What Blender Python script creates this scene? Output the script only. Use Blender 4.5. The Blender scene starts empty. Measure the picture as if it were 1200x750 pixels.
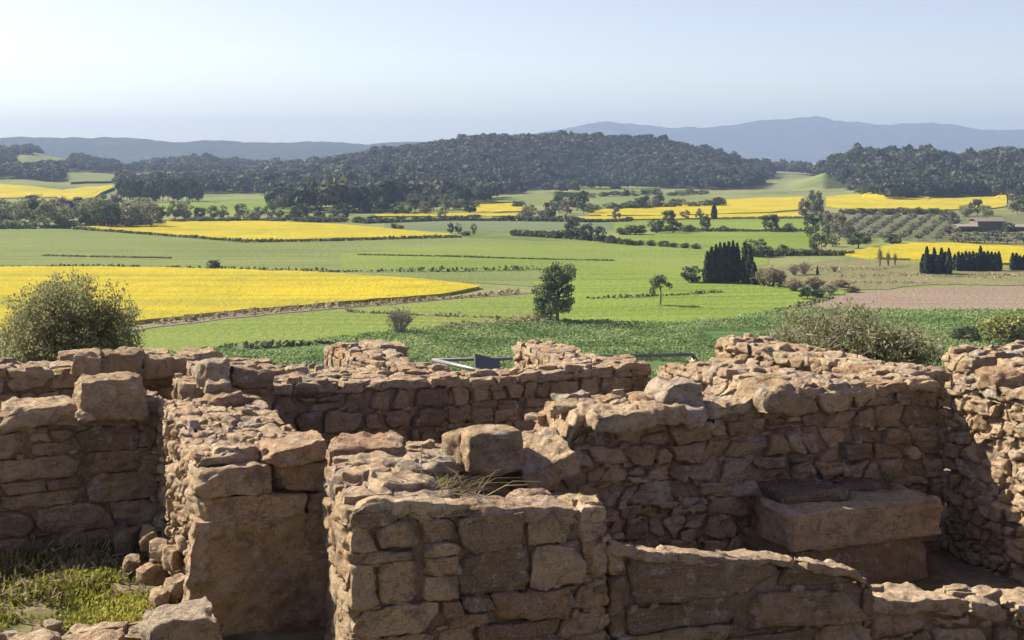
import bpy, math, random
import numpy as np
from mathutils import Vector

R = math.radians
random.seed(7)
rng = np.random.default_rng(7)
scene = bpy.context.scene
COL = scene.collection
EYE = 27.0            # height of the eye above the plain
F = 1667.0            # focal length measured in photograph pixels (50 mm on 36 mm, 1200 px wide)
HOR = 185.0           # row of the horizon

# ------------------------------------------------------------------ helpers
def P(px, py, Y):
    """a point at distance Y whose direction was measured on the photograph"""
    return np.array([(px - 600.0) / F * Y, Y, EYE - (py - HOR) / F * Y])

def smooth(t):
    t = np.clip(t, 0, 1)
    return t * t * (3 - 2 * t)

def _hash(ix, iy, iz, seed):
    h = (ix.astype(np.int64) * 374761393 + iy.astype(np.int64) * 668265263 +
         iz.astype(np.int64) * 2147483647 + seed * 974711) & 0xFFFFFFFF
    h = ((h ^ (h >> 13)) * 1274126177) & 0xFFFFFFFF
    h = (h ^ (h >> 16)) & 0xFFFFFF
    return h / float(0xFFFFFF) * 2 - 1

def vnoise(p, seed=0):
    p = np.asarray(p, dtype=float)
    i = np.floor(p); f = p - i
    f = f * f * (3 - 2 * f)
    ix, iy, iz = i[:, 0], i[:, 1], i[:, 2]
    r = 0
    for dx in (0, 1):
        wx = f[:, 0] if dx else 1 - f[:, 0]
        for dy in (0, 1):
            wy = f[:, 1] if dy else 1 - f[:, 1]
            for dz in (0, 1):
                wz = f[:, 2] if dz else 1 - f[:, 2]
                r = r + wx * wy * wz * _hash(ix + dx, iy + dy, iz + dz, seed)
    return r

def fbm(p, seed=0, oct=3):
    a, s, r = 1.0, 1.0, 0
    for k in range(oct):
        r = r + a * vnoise(np.asarray(p) * s + 13.7 * k, seed + k)
        a *= .5; s *= 2.03
    return r

def fb1(x, seed=0):
    x = np.atleast_1d(np.asarray(x, float))
    return fbm(np.stack([x, x * 0 + .37, x * 0 + 5.1], 1), seed, 2)

class MB:
    """collects pieces and links them as ONE mesh object"""
    def __init__(s):
        s.V = []; s.Q = []; s.T = []; s.n = 0; s.M = []
    def add(s, V, Q, tint=0.5, mat=0):
        V = np.asarray(V, float)
        s.V.append(V); s.Q.append(np.asarray(Q, int) + s.n)
        t = np.asarray(tint, float)
        s.T.append(np.full(len(V), float(t)) if t.ndim == 0 else t)
        s.M.append(np.full(len(Q), mat, int))
        s.n += len(V)
    def arrays(s):
        return np.concatenate(s.V), np.concatenate(s.Q), np.concatenate(s.T), np.concatenate(s.M)
    def mesh(s, name, mats, smooth_=False):
        V, Q, T, M = s.arrays()
        me = bpy.data.meshes.new(name)
        me.vertices.add(len(V)); me.vertices.foreach_set('co', V.astype(np.float32).ravel())
        tri = Q[:, 2] == Q[:, 3]
        ln = np.where(tri, 3, 4).astype(np.int32)
        flat = Q.ravel()[np.repeat([[True, True, True, True]], len(Q), 0).ravel() & ~np.stack([tri & False, tri & False, tri & False, tri], 1).ravel()]
        me.loops.add(len(flat)); me.loops.foreach_set('vertex_index', flat.astype(np.int32))
        st = np.concatenate([[0], np.cumsum(ln)[:-1]]).astype(np.int32)
        me.polygons.add(len(Q)); me.polygons.foreach_set('loop_start', st)
        me.polygons.foreach_set('loop_total', ln)
        me.polygons.foreach_set('material_index', M.astype(np.int32))
        me.polygons.foreach_set('use_smooth', np.full(len(Q), smooth_, bool))
        a = me.attributes.new('tint', 'FLOAT', 'POINT'); a.data.foreach_set('value', T.astype(np.float32))
        for m in (mats if isinstance(mats, (list, tuple)) else [mats]):
            me.materials.append(m)
        me.update(calc_edges=True)
        return me
    def build(s, name, mats, parent=None, smooth_=False, loc=None):
        if loc is not None:
            for i in range(len(s.V)): s.V[i] = s.V[i] - np.asarray(loc)
        o = bpy.data.objects.new(name, s.mesh(name, mats, smooth_))
        COL.objects.link(o)
        if parent is not None: o.parent = parent
        if loc is not None: o.location = [float(v) for v in loc]
        return o

def tag(o, label=None, cat=None, group=None, kind=None):
    if label: o['label'] = label
    if cat: o['category'] = cat
    if group: o['group'] = group
    if kind: o['kind'] = kind
    return o

def empty(name, loc=(0, 0, 0), rz=0):
    o = bpy.data.objects.new(name, None); COL.objects.link(o)
    o.location = [float(v) for v in loc]; o.rotation_euler = (0, 0, rz); o.empty_display_size = .2
    return o

def linked(name, me, parent):
    o = bpy.data.objects.new(name, me); COL.objects.link(o); o.parent = parent
    return o

def tube(mb, pts, rad, n=6, tint=.5, mat=0):
    pts = [np.asarray(p, float) for p in pts]
    V = []; Q = []
    for i, p in enumerate(pts):
        d = pts[min(i + 1, len(pts) - 1)] - pts[max(i - 1, 0)]
        d = d / (np.linalg.norm(d) + 1e-9)
        a = np.cross(d, [0.31, .95, .1]); a /= np.linalg.norm(a) + 1e-9
        b = np.cross(d, a)
        r = rad[i] if hasattr(rad, '__len__') else rad
        for k in range(n):
            t = 2 * math.pi * k / n
            V.append(p + r * (math.cos(t) * a + math.sin(t) * b))
    for i in range(len(pts) - 1):
        for k in range(n):
            k2 = (k + 1) % n
            Q.append((i * n + k, i * n + k2, (i + 1) * n + k2, (i + 1) * n + k))
    m = len(V)
    V.append(pts[0]); V.append(pts[-1])
    for k in range(n):
        k2 = (k + 1) % n
        Q.append((k2, k, m, m)); Q.append(((len(pts) - 1) * n + k, (len(pts) - 1) * n + k2, m + 1, m + 1))
    mb.add(V, Q, tint, mat)

BOXQ = [(0, 3, 2, 1), (4, 5, 6, 7), (0, 1, 5, 4), (1, 2, 6, 5), (2, 3, 7, 6), (3, 0, 4, 7)]
def boxv(mb, c8, tint=.5, mat=0): mb.add(c8, BOXQ, tint, mat)
def box(mb, x0, x1, y0, y1, z0, z1, tint=.5, mat=0):
    boxv(mb, [(x0, y0, z0), (x1, y0, z0), (x1, y1, z0), (x0, y1, z0), (x0, y0, z1), (x1, y0, z1), (x1, y1, z1), (x0, y1, z1)], tint, mat)

# ------------------------------------------------------------------ materials
def newmat(name):
    m = bpy.data.materials.new(name); m.use_nodes = True
    nt = m.node_tree
    return m, nt, nt.nodes['Principled BSDF'], nt.nodes['Material Output']

class G:
    """short hand for node graphs"""
    def __init__(s, nt): s.nt = nt
    def n(s, typ, **k):
        x = s.nt.nodes.new(typ)
        for a, b in k.items(): setattr(x, a, b)
        return x
    def l(s, a, b): s.nt.links.new(a, b)
    def pos(s): return s.n('ShaderNodeNewGeometry').outputs['Position']
    def mapping(s, vec, scale=(1, 1, 1), rot=(0, 0, 0)):
        m = s.n('ShaderNodeMapping'); s.l(vec, m.inputs['Vector'])
        m.inputs['Scale'].default_value = scale; m.inputs['Rotation'].default_value = rot
        return m.outputs['Vector']
    def noise(s, vec, scale, detail=4, rough=.55, dist=0):
        x = s.n('ShaderNodeTexNoise'); s.l(vec, x.inputs['Vector'])
        x.inputs['Scale'].default_value = scale; x.inputs['Detail'].default_value = detail
        x.inputs['Roughness'].default_value = rough; x.inputs['Distortion'].default_value = dist
        return x.outputs['Fac']
    def ramp(s, fac, stops):
        x = s.n('ShaderNodeValToRGB'); s.l(fac, x.inputs['Fac'])
        e = x.color_ramp.elements
        while len(e) < len(stops): e.new(.5)
        for q, (p, c) in zip(e, stops):
            q.position = p; q.color = (*c, 1) if len(c) == 3 else c
        return x.outputs['Color']
    def step(s, fac, a, b):
        x = s.n('ShaderNodeMapRange'); s.l(fac, x.inputs['Value'])
        x.inputs['From Min'].default_value = a; x.inputs['From Max'].default_value = b
        return x.outputs['Result']
    def mix(s, fac, a, b, blend='MIX'):
        x = s.n('ShaderNodeMix', data_type='RGBA', blend_type=blend)
        for v, i in ((fac, 0), (a, 6), (b, 7)):
            if hasattr(v, 'is_linked'): s.l(v, x.inputs[i])
            else: x.inputs[i].default_value = v if not isinstance(v, tuple) else (*v, 1)
        return x.outputs[2]
    def math(s, op, a, b=0.0):
        x = s.n('ShaderNodeMath', operation=op)
        for v, i in ((a, 0), (b, 1)):
            if hasattr(v, 'is_linked'): s.l(v, x.inputs[i])
            else: x.inputs[i].default_value = v
        return x.outputs[0]
    def attr(s, name='tint'):
        return s.n('ShaderNodeAttribute', attribute_name=name).outputs['Fac']
    def bump(s, h, strength, dist, normal=None):
        b = s.n('ShaderNodeBump'); s.l(h, b.inputs['Height'])
        b.inputs['Strength'].default_value = strength; b.inputs['Distance'].default_value = dist
        if normal is not None: s.l(normal, b.inputs['Normal'])
        return b.outputs['Normal']

def stone_mat(name, warm=1.0, lich=1.0):
    m, nt, bs, out = newmat(name); g = G(nt)
    p = g.pos()
    t = g.attr()
    w = warm
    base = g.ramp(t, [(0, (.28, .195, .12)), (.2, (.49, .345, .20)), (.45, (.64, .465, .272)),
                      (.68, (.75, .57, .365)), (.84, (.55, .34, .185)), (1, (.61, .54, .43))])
    n1 = g.noise(p, 3.0, 6, .65, .3)
    n2 = g.noise(p, 17, 6, .7)
    n3 = g.noise(p, 60, 4, .7)
    strat = g.noise(g.mapping(p, (1.6, 1.6, 16)), 2.5, 4, .6, .4)
    c = g.mix(g.math('MULTIPLY', g.step(n1, .46, .75), .4), base, (.15, .105, .075), 'MIX')
    c = g.mix(g.math('MULTIPLY', g.step(strat, .45, .8), .45), c, (.56, .42, .27))
    # iron-red veins, grey and white lichen, pits with cavity shade in their colour
    c = g.mix(g.math('MULTIPLY', g.step(g.noise(p, 5.5, 5, .6, 1.0), .6, .72), .5), c, (.34, .17, .085))
    c = g.mix(g.math('MULTIPLY', g.step(g.noise(p, 9.0, 5, .7), .56, .66), .85 * lich), c, (.62, .58, .50))
    vor = g.n('ShaderNodeTexVoronoi'); g.l(p, vor.inputs['Vector']); vor.inputs['Scale'].default_value = 26
    spots = g.math('MULTIPLY', g.step(g.math('ADD', vor.outputs['Distance'], g.math('MULTIPLY', n3, .5)), .44, .34), g.step(n1, .5, .64))
    c = g.mix(g.math('MULTIPLY', spots, .5 * lich), c, (.56, .53, .46))
    c = g.mix(g.math('MULTIPLY', g.step(g.noise(p, 13, 4, .6), .66, .74), .5 * lich), c, (.45, .33, .08))
    c = g.mix(g.math('MULTIPLY', g.step(n2, .47, .33), .6), c, (.19, .145, .105))  # hollows of the bump darkened, cavity shade put into the colour
    c = g.mix(g.math('MULTIPLY', g.step(g.noise(p, 7.5, 8, .75, .6), .53, .62), .5), c, (.17, .12, .09))
    c = g.mix(g.math('MULTIPLY', g.step(n3, .45, .25), .4), c, (.18, .135, .1))
    crust = g.noise(p, 1.4, 8, .72, .8)
    c = g.mix(g.math('MULTIPLY', g.step(crust, .54, .66), .42), c, (.17, .13, .1))
    c = g.mix(g.math('MULTIPLY', g.step(crust, .44, .33), .4), c, (.66, .49, .32))
    # hairline cracks and pale grains
    wp = g.n('ShaderNodeVectorMath', operation='ADD'); g.l(p, wp.inputs[0])
    nc = g.n('ShaderNodeTexNoise'); g.l(p, nc.inputs['Vector']); nc.inputs['Scale'].default_value = 7; nc.inputs['Detail'].default_value = 5
    sc_ = g.n('ShaderNodeVectorMath', operation='SCALE'); g.l(nc.outputs['Color'], sc_.inputs[0]); sc_.inputs['Scale'].default_value = .22; g.l(sc_.outputs[0], wp.inputs[1])
    vc = g.n('ShaderNodeTexVoronoi', feature='DISTANCE_TO_EDGE'); g.l(g.mapping(wp.outputs[0], (1, 1, 1.7)), vc.inputs['Vector']); vc.inputs['Scale'].default_value = 5.5
    crack = g.math('MULTIPLY', g.step(vc.outputs['Distance'], .022, .0), g.step(g.noise(p, 2.2, 3, .6), .54, .62))
    c = g.mix(g.math('MULTIPLY', crack, .5), c, (.12, .085, .06))
    n5 = g.noise(p, 95, 3, .8)
    c = g.mix(g.math('MULTIPLY', g.step(n5, .56, .66), .6), c, (.74, .65, .51))
    c = g.mix(g.math('MULTIPLY', g.step(n5, .43, .33), .6), c, (.16, .12, .095))
    g.l(c, bs.inputs['Base Color'])
    bs.inputs['Roughness'].default_value = .92
    bs.inputs['Specular IOR Level'].default_value = .15
    h = g.math('ADD', g.math('MULTIPLY', n2, 1.0), g.math('MULTIPLY', n3, .45))
    h = g.math('ADD', h, g.math('MULTIPLY', strat, .9))
    h = g.math('SUBTRACT', h, g.math('MULTIPLY', crack, .6))
    b = g.bump(h, 1.0, .07)
    b = g.bump(n5, .9, .022, b)
    b = g.bump(g.noise(p, 170, 3, .7), .8, .008, b)
    g.l(b, bs.inputs['Normal'])
    return m

def earth_mat(name, a, b, c):
    m, nt, bs, out = newmat(name); g = G(nt); p = g.pos()
    n = g.noise(p, 5, 6, .7); n2 = g.noise(p, 40, 5, .7)
    col = g.ramp(n, [(.3, a), (.5, b), (.7, c)])
    col = g.mix(g.math('MULTIPLY', g.step(n2, .5, .3), .6), col, tuple(v * .5 for v in a))
    g.l(col, bs.inputs['Base Color']); bs.inputs['Roughness'].default_value = 1
    bs.inputs['Specular IOR Level'].default_value = .1
    g.l(g.bump(g.math('ADD', n, n2), .8, .03), bs.inputs['Normal'])
    return m

def leaf_mat(name, dark, mid, pale, trans=.25, gain=1.0):
    dark, mid, pale = [tuple(v * gain for v in q) for q in (dark, mid, pale)]
    m, nt, bs, out = newmat(name); g = G(nt)
    oi = g.n('ShaderNodeObjectInfo').outputs['Random']
    f = g.math('ADD', g.math('MULTIPLY', g.attr(), .75), g.math('MULTIPLY', oi, .25))
    col = g.ramp(f, [(.1, dark), (.5, mid), (.9, pale)])
    g.l(col, bs.inputs['Base Color']); bs.inputs['Roughness'].default_value = .7
    bs.inputs['Specular IOR Level'].default_value = .2
    tr = g.n('ShaderNodeBsdfTranslucent'); g.l(col, tr.inputs['Color'])
    mx = g.n('ShaderNodeMixShader'); mx.inputs[0].default_value = trans
    g.l(bs.outputs[0], mx.inputs[1]); g.l(tr.outputs[0], mx.inputs[2]); g.l(mx.outputs[0], out.inputs['Surface'])
    return m

def field_mat(name, c1, c2, c3, ang=0, rowscale=.25, rowamt=.45, patch=.016, fine=.5, rowcol=None, tram=0.0, tramcol=None):
    c1, c2, c3 = [tuple(v * k for v, k in zip(q, (.84, .86, .95))) for q in (c1, c2, c3)]
    m, nt, bs, out = newmat(name); g = G(nt); p = g.pos()
    big = g.noise(p, patch, 5, .6, .5)
    fin = g.noise(p, fine, 4, .7)
    rows = g.noise(g.mapping(p, (.02, 1, 1), (0, 0, R(ang))), rowscale, 3, .6)
    f = g.math('ADD', g.math('MULTIPLY', big, .6), g.math('MULTIPLY', fin, .4))
    col = g.ramp(f, [(.32, c1), (.5, c2), (.68, c3)])
    col = g.mix(g.math('MULTIPLY', g.step(rows, .46, .66), rowamt), col, rowcol or tuple(v * .55 for v in c1))
    if tram:
        wv = g.n('ShaderNodeTexWave', wave_type='BANDS', bands_direction='Y'); g.l(g.mapping(p, (1, 1, 1), (0, 0, R(ang))), wv.inputs['Vector'])
        wv.inputs['Scale'].default_value = tram; wv.inputs['Distortion'].default_value = .6
        wv.inputs['Detail Scale'].default_value = .3
        fade = g.step(g.noise(p, .02, 3, .6), .4, .6)
        col = g.mix(g.math('MULTIPLY', g.math('MULTIPLY', g.step(wv.outputs['Fac'], .9, .99), fade), .6), col, tramcol or tuple(v * .5 for v in c1))
    g.l(col, bs.inputs['Base Color']); bs.inputs['Roughness'].default_value = 1
    bs.inputs['Specular IOR Level'].default_value = .05
    g.l(g.bump(g.noise(p, fine * 1.5, 4, .7), 1.0, .6), bs.inputs['Normal'])
    return m

def plain_mat(name, col, rough=.7, metal=0.0, nz=0.0):
    m, nt, bs, out = newmat(name); g = G(nt)
    bs.inputs['Roughness'].default_value = rough; bs.inputs['Metallic'].default_value = metal
    p = g.pos(); n = g.noise(p, 8 if nz < 1 else nz, 5, .7)
    g.l(g.ramp(n, [(.3, tuple(v * .75 for v in col)), (.7, tuple(min(1, v * 1.15) for v in col))]), bs.inputs['Base Color'])
    return m

M_STONE = stone_mat('sandstone')
M_CORE = earth_mat('earth_mortar', (.16, .115, .08), (.27, .2, .14), (.36, .275, .195))
M_PLASTER = earth_mat('mud_render', (.22, .155, .11), (.33, .235, .165), (.43, .32, .23))
M_BARK = plain_mat('bark', (.11, .085, .06), .95)
M_PALEBARK = plain_mat('pale_bark', (.26, .22, .17), .95)
M_LEAF = leaf_mat('broadleaf', (.036, .05, .02), (.07, .09, .036), (.12, .14, .055), gain=2.0)
M_DARKLEAF = leaf_mat('dark_leaf', (.016, .028, .014), (.03, .046, .02), (.05, .068, .028), .15, gain=1.75)
M_PALELEAF = leaf_mat('pale_leaf', (.06, .075, .035), (.11, .125, .055), (.17, .17, .085), gain=1.9)
M_GREYLEAF = leaf_mat('grey_leaf', (.06, .06, .042), (.105, .1, .068), (.16, .145, .1), gain=1.6)
M_OLIVE = leaf_mat('olive_leaf', (.055, .065, .04), (.12, .13, .085), (.22, .22, .15), .15, gain=1.5)
M_CYPRESS = leaf_mat('cypress_leaf', (.014, .026, .016), (.03, .048, .026), (.06, .085, .042), .15)
M_WOOD = leaf_mat('woodland_leaf', (.026, .042, .03), (.052, .07, .044), (.11, .12, .068), .3)
M_HEDGE = leaf_mat('hedge_leaf', (.03, .038, .018), (.06, .07, .03), (.11, .115, .05), gain=1.45)
M_DRY = leaf_mat('dry_grass', (.16, .13, .07), (.27, .22, .12), (.4, .34, .2), .3)
M_WEED = leaf_mat('weed_leaf', (.1, .115, .022), (.25, .25, .045), (.46, .4, .1), .4)
M_YELLEAF = leaf_mat('yellowish_leaf', (.12, .14, .03), (.2, .21, .05), (.3, .29, .08))

# ------------------------------------------------------------------ terrain
PTS = {}
def interp(a, pts):
    k = id(pts)
    if k not in PTS: PTS[k] = (pts, np.array(pts, float))
    p = PTS[k][1]
    return np.interp(a, p[:, 0], p[:, 1])

HILLS = {
    'central': dict(yr=1650, th=11.5, sky=[(230, 215), (300, 200), (400, 181), (450, 173), (500, 167), (540, 161), (570, 157), (600, 158), (650, 155),
                                        (700, 158), (750, 158), (800, 166), (850, 179), (870, 186), (900, 191), (950, 195), (1000, 215)],
                    foot=[(230, 232), (300, 230), (400, 236), (500, 236), (600, 226), (640, 222), (700, 217), (760, 220), (830, 224), (880, 222), (900, 215), (1000, 215)], back=900),
    'right': dict(yr=1300, th=11, sky=[(900, 215), (940, 199), (965, 189), (1000, 177), (1030, 176), (1060, 179), (1090, 177), (1110, 182), (1140, 183),
                                      (1165, 177), (1200, 180), (1300, 176), (1450, 190)],
                  foot=[(900, 214), (960, 218), (1040, 236), (1100, 233), (1170, 231), (1200, 240), (1400, 240)], back=700),
    'left': dict(yr=2100, th=8, sky=[(-300, 172), (-60, 168), (0, 171), (30, 169), (60, 178), (100, 183), (130, 187), (160, 191), (220, 183), (245, 183), (270, 188), (320, 191), (420, 196), (520, 205)],
                 foot=[(-300, 235), (0, 236), (130, 236), (250, 228), (420, 225), (520, 225)], back=1200),
}

def height(x, y):
    """terrain height at world x, y"""
    x = np.asarray(x, float); y = np.asarray(y, float)
    z = np.zeros(np.broadcast(x, y).shape)
    yy = np.maximum(y, 1.0)
    a = x / yy * F + 600
    for k, h in HILLS.items():
        zr = np.maximum(0, EYE + (HOR - interp(a, h['sky'])) / F * h['yr'] - h['th'])
        yf = np.minimum(EYE * F / (interp(a, h['foot']) - HOR), h['yr'] - 200)
        up = smooth((yy - yf) / (h['yr'] - yf) * .62) / smooth(np.array(.62))
        dn = 1 - smooth((yy - h['yr']) / h['back'])
        z = np.maximum(z, zr * np.where(yy < h['yr'], up, dn))
    # the knoll the ruins stand on
    top = EYE - 3.05
    knoll = np.where(y < 5.6, EYE - 1.66 - 1.39 * smooth((y - 4.2) / 1.4), top)
    kn = knoll * 1.0 - np.clip((y - 18.5) * .262, 0, 100)
    kn = np.where(y < -10, kn - np.clip((-10 - y) * .26, 0, 100), kn)
    kn = kn - np.clip((np.abs(x) - 26) * .25, 0, 100)
    return np.maximum(z, np.maximum(kn, 0))

YS = np.concatenate([np.linspace(95, 400, 60), np.linspace(405, 1500, 200), np.linspace(1510, 5000, 120)])
def ground_hit(px, py, y0=95.0, y1=5000.0):
    """where the sight line of a measured direction meets the terrain"""
    ys = YS
    xs = (px - 600) / F * ys
    d = EYE - (py - HOR) / F * ys - height(xs, ys)
    i = np.argmax(d <= 0)
    if d[i] > 0:
        i = np.argmin(d)
        return float(xs[i]), float(ys[i]), float(height(xs[i], ys[i]))
    if i == 0: b = ys[0]
    else: b = ys[i - 1] + (ys[i] - ys[i - 1]) * d[i - 1] / (d[i - 1] - d[i])
    return (px - 600) / F * b, float(b), float(height((px - 600) / F * b, b))

def build_ground():
    ys = np.concatenate([np.linspace(-60, 3.5, 24), np.arange(3.7, 22, .22), np.linspace(22.5, 130, 90), np.geomspace(132, 900, 60)[:-1],
                         np.linspace(900, 2600, 150), np.geomspace(2640, 11600, 40)])
    n = 241
    s = np.linspace(-1, 1, n)
    s = np.sign(s) * (np.abs(s) * .55 + .45 * np.abs(s) ** 3)
    X = []; Y = []
    W = np.maximum(60, np.abs(ys) * .85)
    X = W[:, None] * s[None, :]; Y = np.repeat(ys[:, None], n, 1)
    Z = height(X, Y)
    pts = np.stack([X.ravel(), Y.ravel(), Z.ravel()], 1)
    near = (Y.ravel() < 60)
    pts[near, 2] += .035 * fbm(pts[near] * 1.8, 3, 3)
    r, c = len(ys), n
    idx = np.arange(r * c).reshape(r, c)
    Q = np.stack([idx[:-1, :-1].ravel(), idx[:-1, 1:].ravel(), idx[1:, 1:].ravel(), idx[1:, :-1].ravel()], 1)
    # tint 0 = earth of the knoll, .5 = meadow, 1 = forest floor
    Yf = Y.ravel()
    t = np.where(Yf < 105, 0.0, .5)
    t = np.where((pts[:, 2] > 2) & (Yf > 900), 1.0, t)
    aa = pts[:, 0] / np.maximum(Yf, 1) * F + 600
    t = np.where((t > .9) & ((aa < 320) | ((aa > 868) & (aa < 962))), .5, t)
    mb = MB(); mb.add(pts, Q, t)
    m, nt, bs, out = newmat('ground'); g = G(nt); p = g.pos()
    n1 = g.noise(p, .012, 6, .6, .6); n2 = g.noise(p, .35, 5, .7); n3 = g.noise(p, 3.5, 6, .7)
    mead = g.ramp(g.math('ADD', g.math('MULTIPLY', n1, .7), g.math('MULTIPLY', n2, .3)),
                  [(.36, (.085, .115, .035)), (.47, (.14, .17, .055)), (.56, (.19, .19, .085)), (.66, (.12, .16, .045))])
    earth = g.ramp(n3, [(.3, (.11, .085, .055)), (.5, (.2, .155, .105)), (.7, (.29, .235, .165))])
    grassy = g.ramp(n3, [(.3, (.04, .055, .012)), (.6, (.09, .105, .025)), (.8, (.15, .14, .05))])
    sl = g.n('ShaderNodeSeparateXYZ'); g.l(p, sl.inputs[0])
    earth = g.mix(g.step(g.noise(p, 1.3, 4, .6), .4, .6), earth, grassy)
    frst = g.ramp(n2, [(.35, (.02, .03, .014)), (.65, (.05, .06, .025))])
    t_ = g.attr()
    c_ = g.mix(g.step(t_, .05, .45), earth, mead); c_ = g.mix(g.step(t_, .55, .95), c_, frst)
    g.l(c_, bs.inputs['Base Color']); bs.inputs['Roughness'].default_value = 1; bs.inputs['Specular IOR Level'].default_value = .05
    g.l(g.bump(n3, .6, .05), bs.inputs['Normal'])
    o = mb.build('ground', m, smooth_=True)
    tag(o, 'valley floor of meadows and low hills with the knoll under the ruins', 'ground', kind='structure')
build_ground()

def ridge(name, label, yd, depth, sky, m, seed, n=600, rows=26, amp=.1):
    """a far range: a real slope rising to a crest, then falling behind"""
    px = np.linspace(sky[0][0], sky[-1][0], n)
    crest = EYE + (HOR - interp(px, sky)) / F * yd
    crest = crest + yd / F * .9 * fbm(np.stack([px / 9, px * 0, px * 0], 1), seed + 4, 3)
    mb = MB(); V = []
    for r in range(rows):
        t = r / (rows - 1)                      # 0 front foot .. 1 back foot
        y = yd - depth + 2 * depth * t
        k = smooth(np.array(1 - abs(t - .5) * 2)) ** .8
        x = (px - 600) / F * yd
        sp = fbm(np.stack([x / 420, np.full(n, y / 700), np.zeros(n)], 1), seed, 4)
        z = crest * k * (1 + amp * 2.2 * sp * (1 - k) ) + 12 * fbm(np.stack([x / 130, np.full(n, y / 130), np.zeros(n)], 1), seed + 9, 3) * min(1, k * 2) * amp
        V.append(np.stack([x, np.full(n, y), np.maximum(z, -2) - 2 * (k < .01)], 1))
    V = np.concatenate(V)
    idx = np.arange(rows * n).reshape(rows, n)
    Q = np.stack([idx[:-1, :-1].ravel(), idx[:-1, 1:].ravel(), idx[1:, 1:].ravel(), idx[1:, :-1].ravel()], 1)
    mb.add(V, Q)
    tag(mb.build(name, m, smooth_=True), label, 'hills', kind='structure')

def mount_mat():
    m, nt, bs, out = newmat('wooded_mountain'); g = G(nt); p = g.pos()
    n = g.noise(p, .006, 6, .7, .5); n2 = g.noise(p, .05, 5, .7)
    g.l(g.ramp(g.math('ADD', g.math('MULTIPLY', n, .6), g.math('MULTIPLY', n2, .4)), [(.35, (.018, .028, .016)), (.55, (.035, .046, .024)), (.7, (.16, .15, .1))]), bs.inputs['Base Color'])
    bs.inputs['Roughness'].default_value = 1; bs.inputs['Specular IOR Level'].default_value = 0
    g.l(g.bump(n2, 1, 12), bs.inputs['Normal'])
    return m
M_MOUNT = mount_mat()
ridge('hills', 'long low blue ridge on the left horizon', 5200, 900,
      [(-300, 165), (-100, 163), (0, 161), (100, 161), (150, 162), (175, 164), (200, 167), (225, 166), (250, 164), (265, 165), (290, 167), (400, 166), (430, 169), (470, 167), (520, 165), (560, 166), (640, 172), (760, 190)], M_MOUNT, 11)
ridge('mountains', 'high blue mountain range on the right horizon', 9500, 1700,
      [(560, 175), (610, 160), (640, 155), (670, 150), (690, 145), (710, 143), (740, 146), (780, 150), (820, 150), (860, 147), (890, 142), (920, 139), (955, 137),
       (980, 142), (1010, 144), (1040, 147), (1058, 144), (1080, 144), (1110, 146), (1140, 152), (1200, 153), (1300, 156), (1500, 165), (1700, 180)], M_MOUNT, 23, amp=.4)

# ------------------------------------------------------------------ fields
def dens(ch, px): return interp(px, ch)
LAYER = [0]
def field(name, label, top, bot, mat, thick=0.0, step=7, lift=None, kind='structure', cat='field', rows=None, rag=.6):
    LAYER[0] += 1
    x0, x1 = max(top[0][0], bot[0][0]), min(top[-1][0], bot[-1][0])
    n = max(6, int((x1 - x0) / step))
    pxs = np.linspace(x0, x1, n + 1)
    m = rows or max(3, int(np.max(np.abs(dens(bot, pxs) - dens(top, pxs))) / 5))
    V = np.zeros((m + 1, n + 1, 3))
    for j, px in enumerate(pxs):
        ta = float(dens(top, px)) + rag * .5 * float(fb1(px * .06, LAYER[0])[0]); tb = float(dens(bot, px)) + rag * float(fb1(px * .05, 90 + LAYER[0])[0])
        if tb < ta + .05: tb = ta + .05
        a = np.array(ground_hit(px, ta)); b = np.array(ground_hit(px, tb))
        for i in range(m + 1):
            t = i / m
            q = a + (b - a) * t
            q[2] = height(q[0], q[1])
            V[i, j] = q
    far = np.clip(V[..., 1] / 1000, .1, 3)
    V[..., 2] += (.02 + .003 * LAYER[0]) + (V[..., 2] > .2) * far * 1.5
    if lift: V[..., 2] += lift * smooth(V[..., 2] / 3)
    mb = MB()
    if thick:
        T = V.copy(); T[..., 2] += thick * (1 + .16 * fbm((V.reshape(-1, 3) * .35), LAYER[0], 3)).reshape(V.shape[:2])
        idx = np.arange((m + 1) * (n + 1)).reshape(m + 1, n + 1)
        Q = np.stack([idx[1:, :-1].ravel(), idx[1:, 1:].ravel(), idx[:-1, 1:].ravel(), idx[:-1, :-1].ravel()], 1)
        N = (m + 1) * (n + 1)
        rim = np.concatenate([idx[0, :], idx[1:, -1], idx[-1, -2::-1], idx[-2:0:-1, 0]])
        k = len(rim)
        base = V.reshape(-1, 3)[rim]
        base[:, 2] -= .2
        allV = np.concatenate([T.reshape(-1, 3), base])
        S = [(rim[i], rim[(i + 1) % k], N + (i + 1) % k, N + i) for i in range(k)]
        mb.add(allV, np.concatenate([Q, np.array(S)]))
    else:
        idx = np.arange((m + 1) * (n + 1)).reshape(m + 1, n + 1)
        Q = np.stack([idx[1:, :-1].ravel(), idx[1:, 1:].ravel(), idx[:-1, 1:].ravel(), idx[:-1, :-1].ravel()], 1)
        mb.add(V.reshape(-1, 3), Q)
    return tag(mb.build(name, mat, smooth_=not thick), label, cat, kind=kind)

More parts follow.
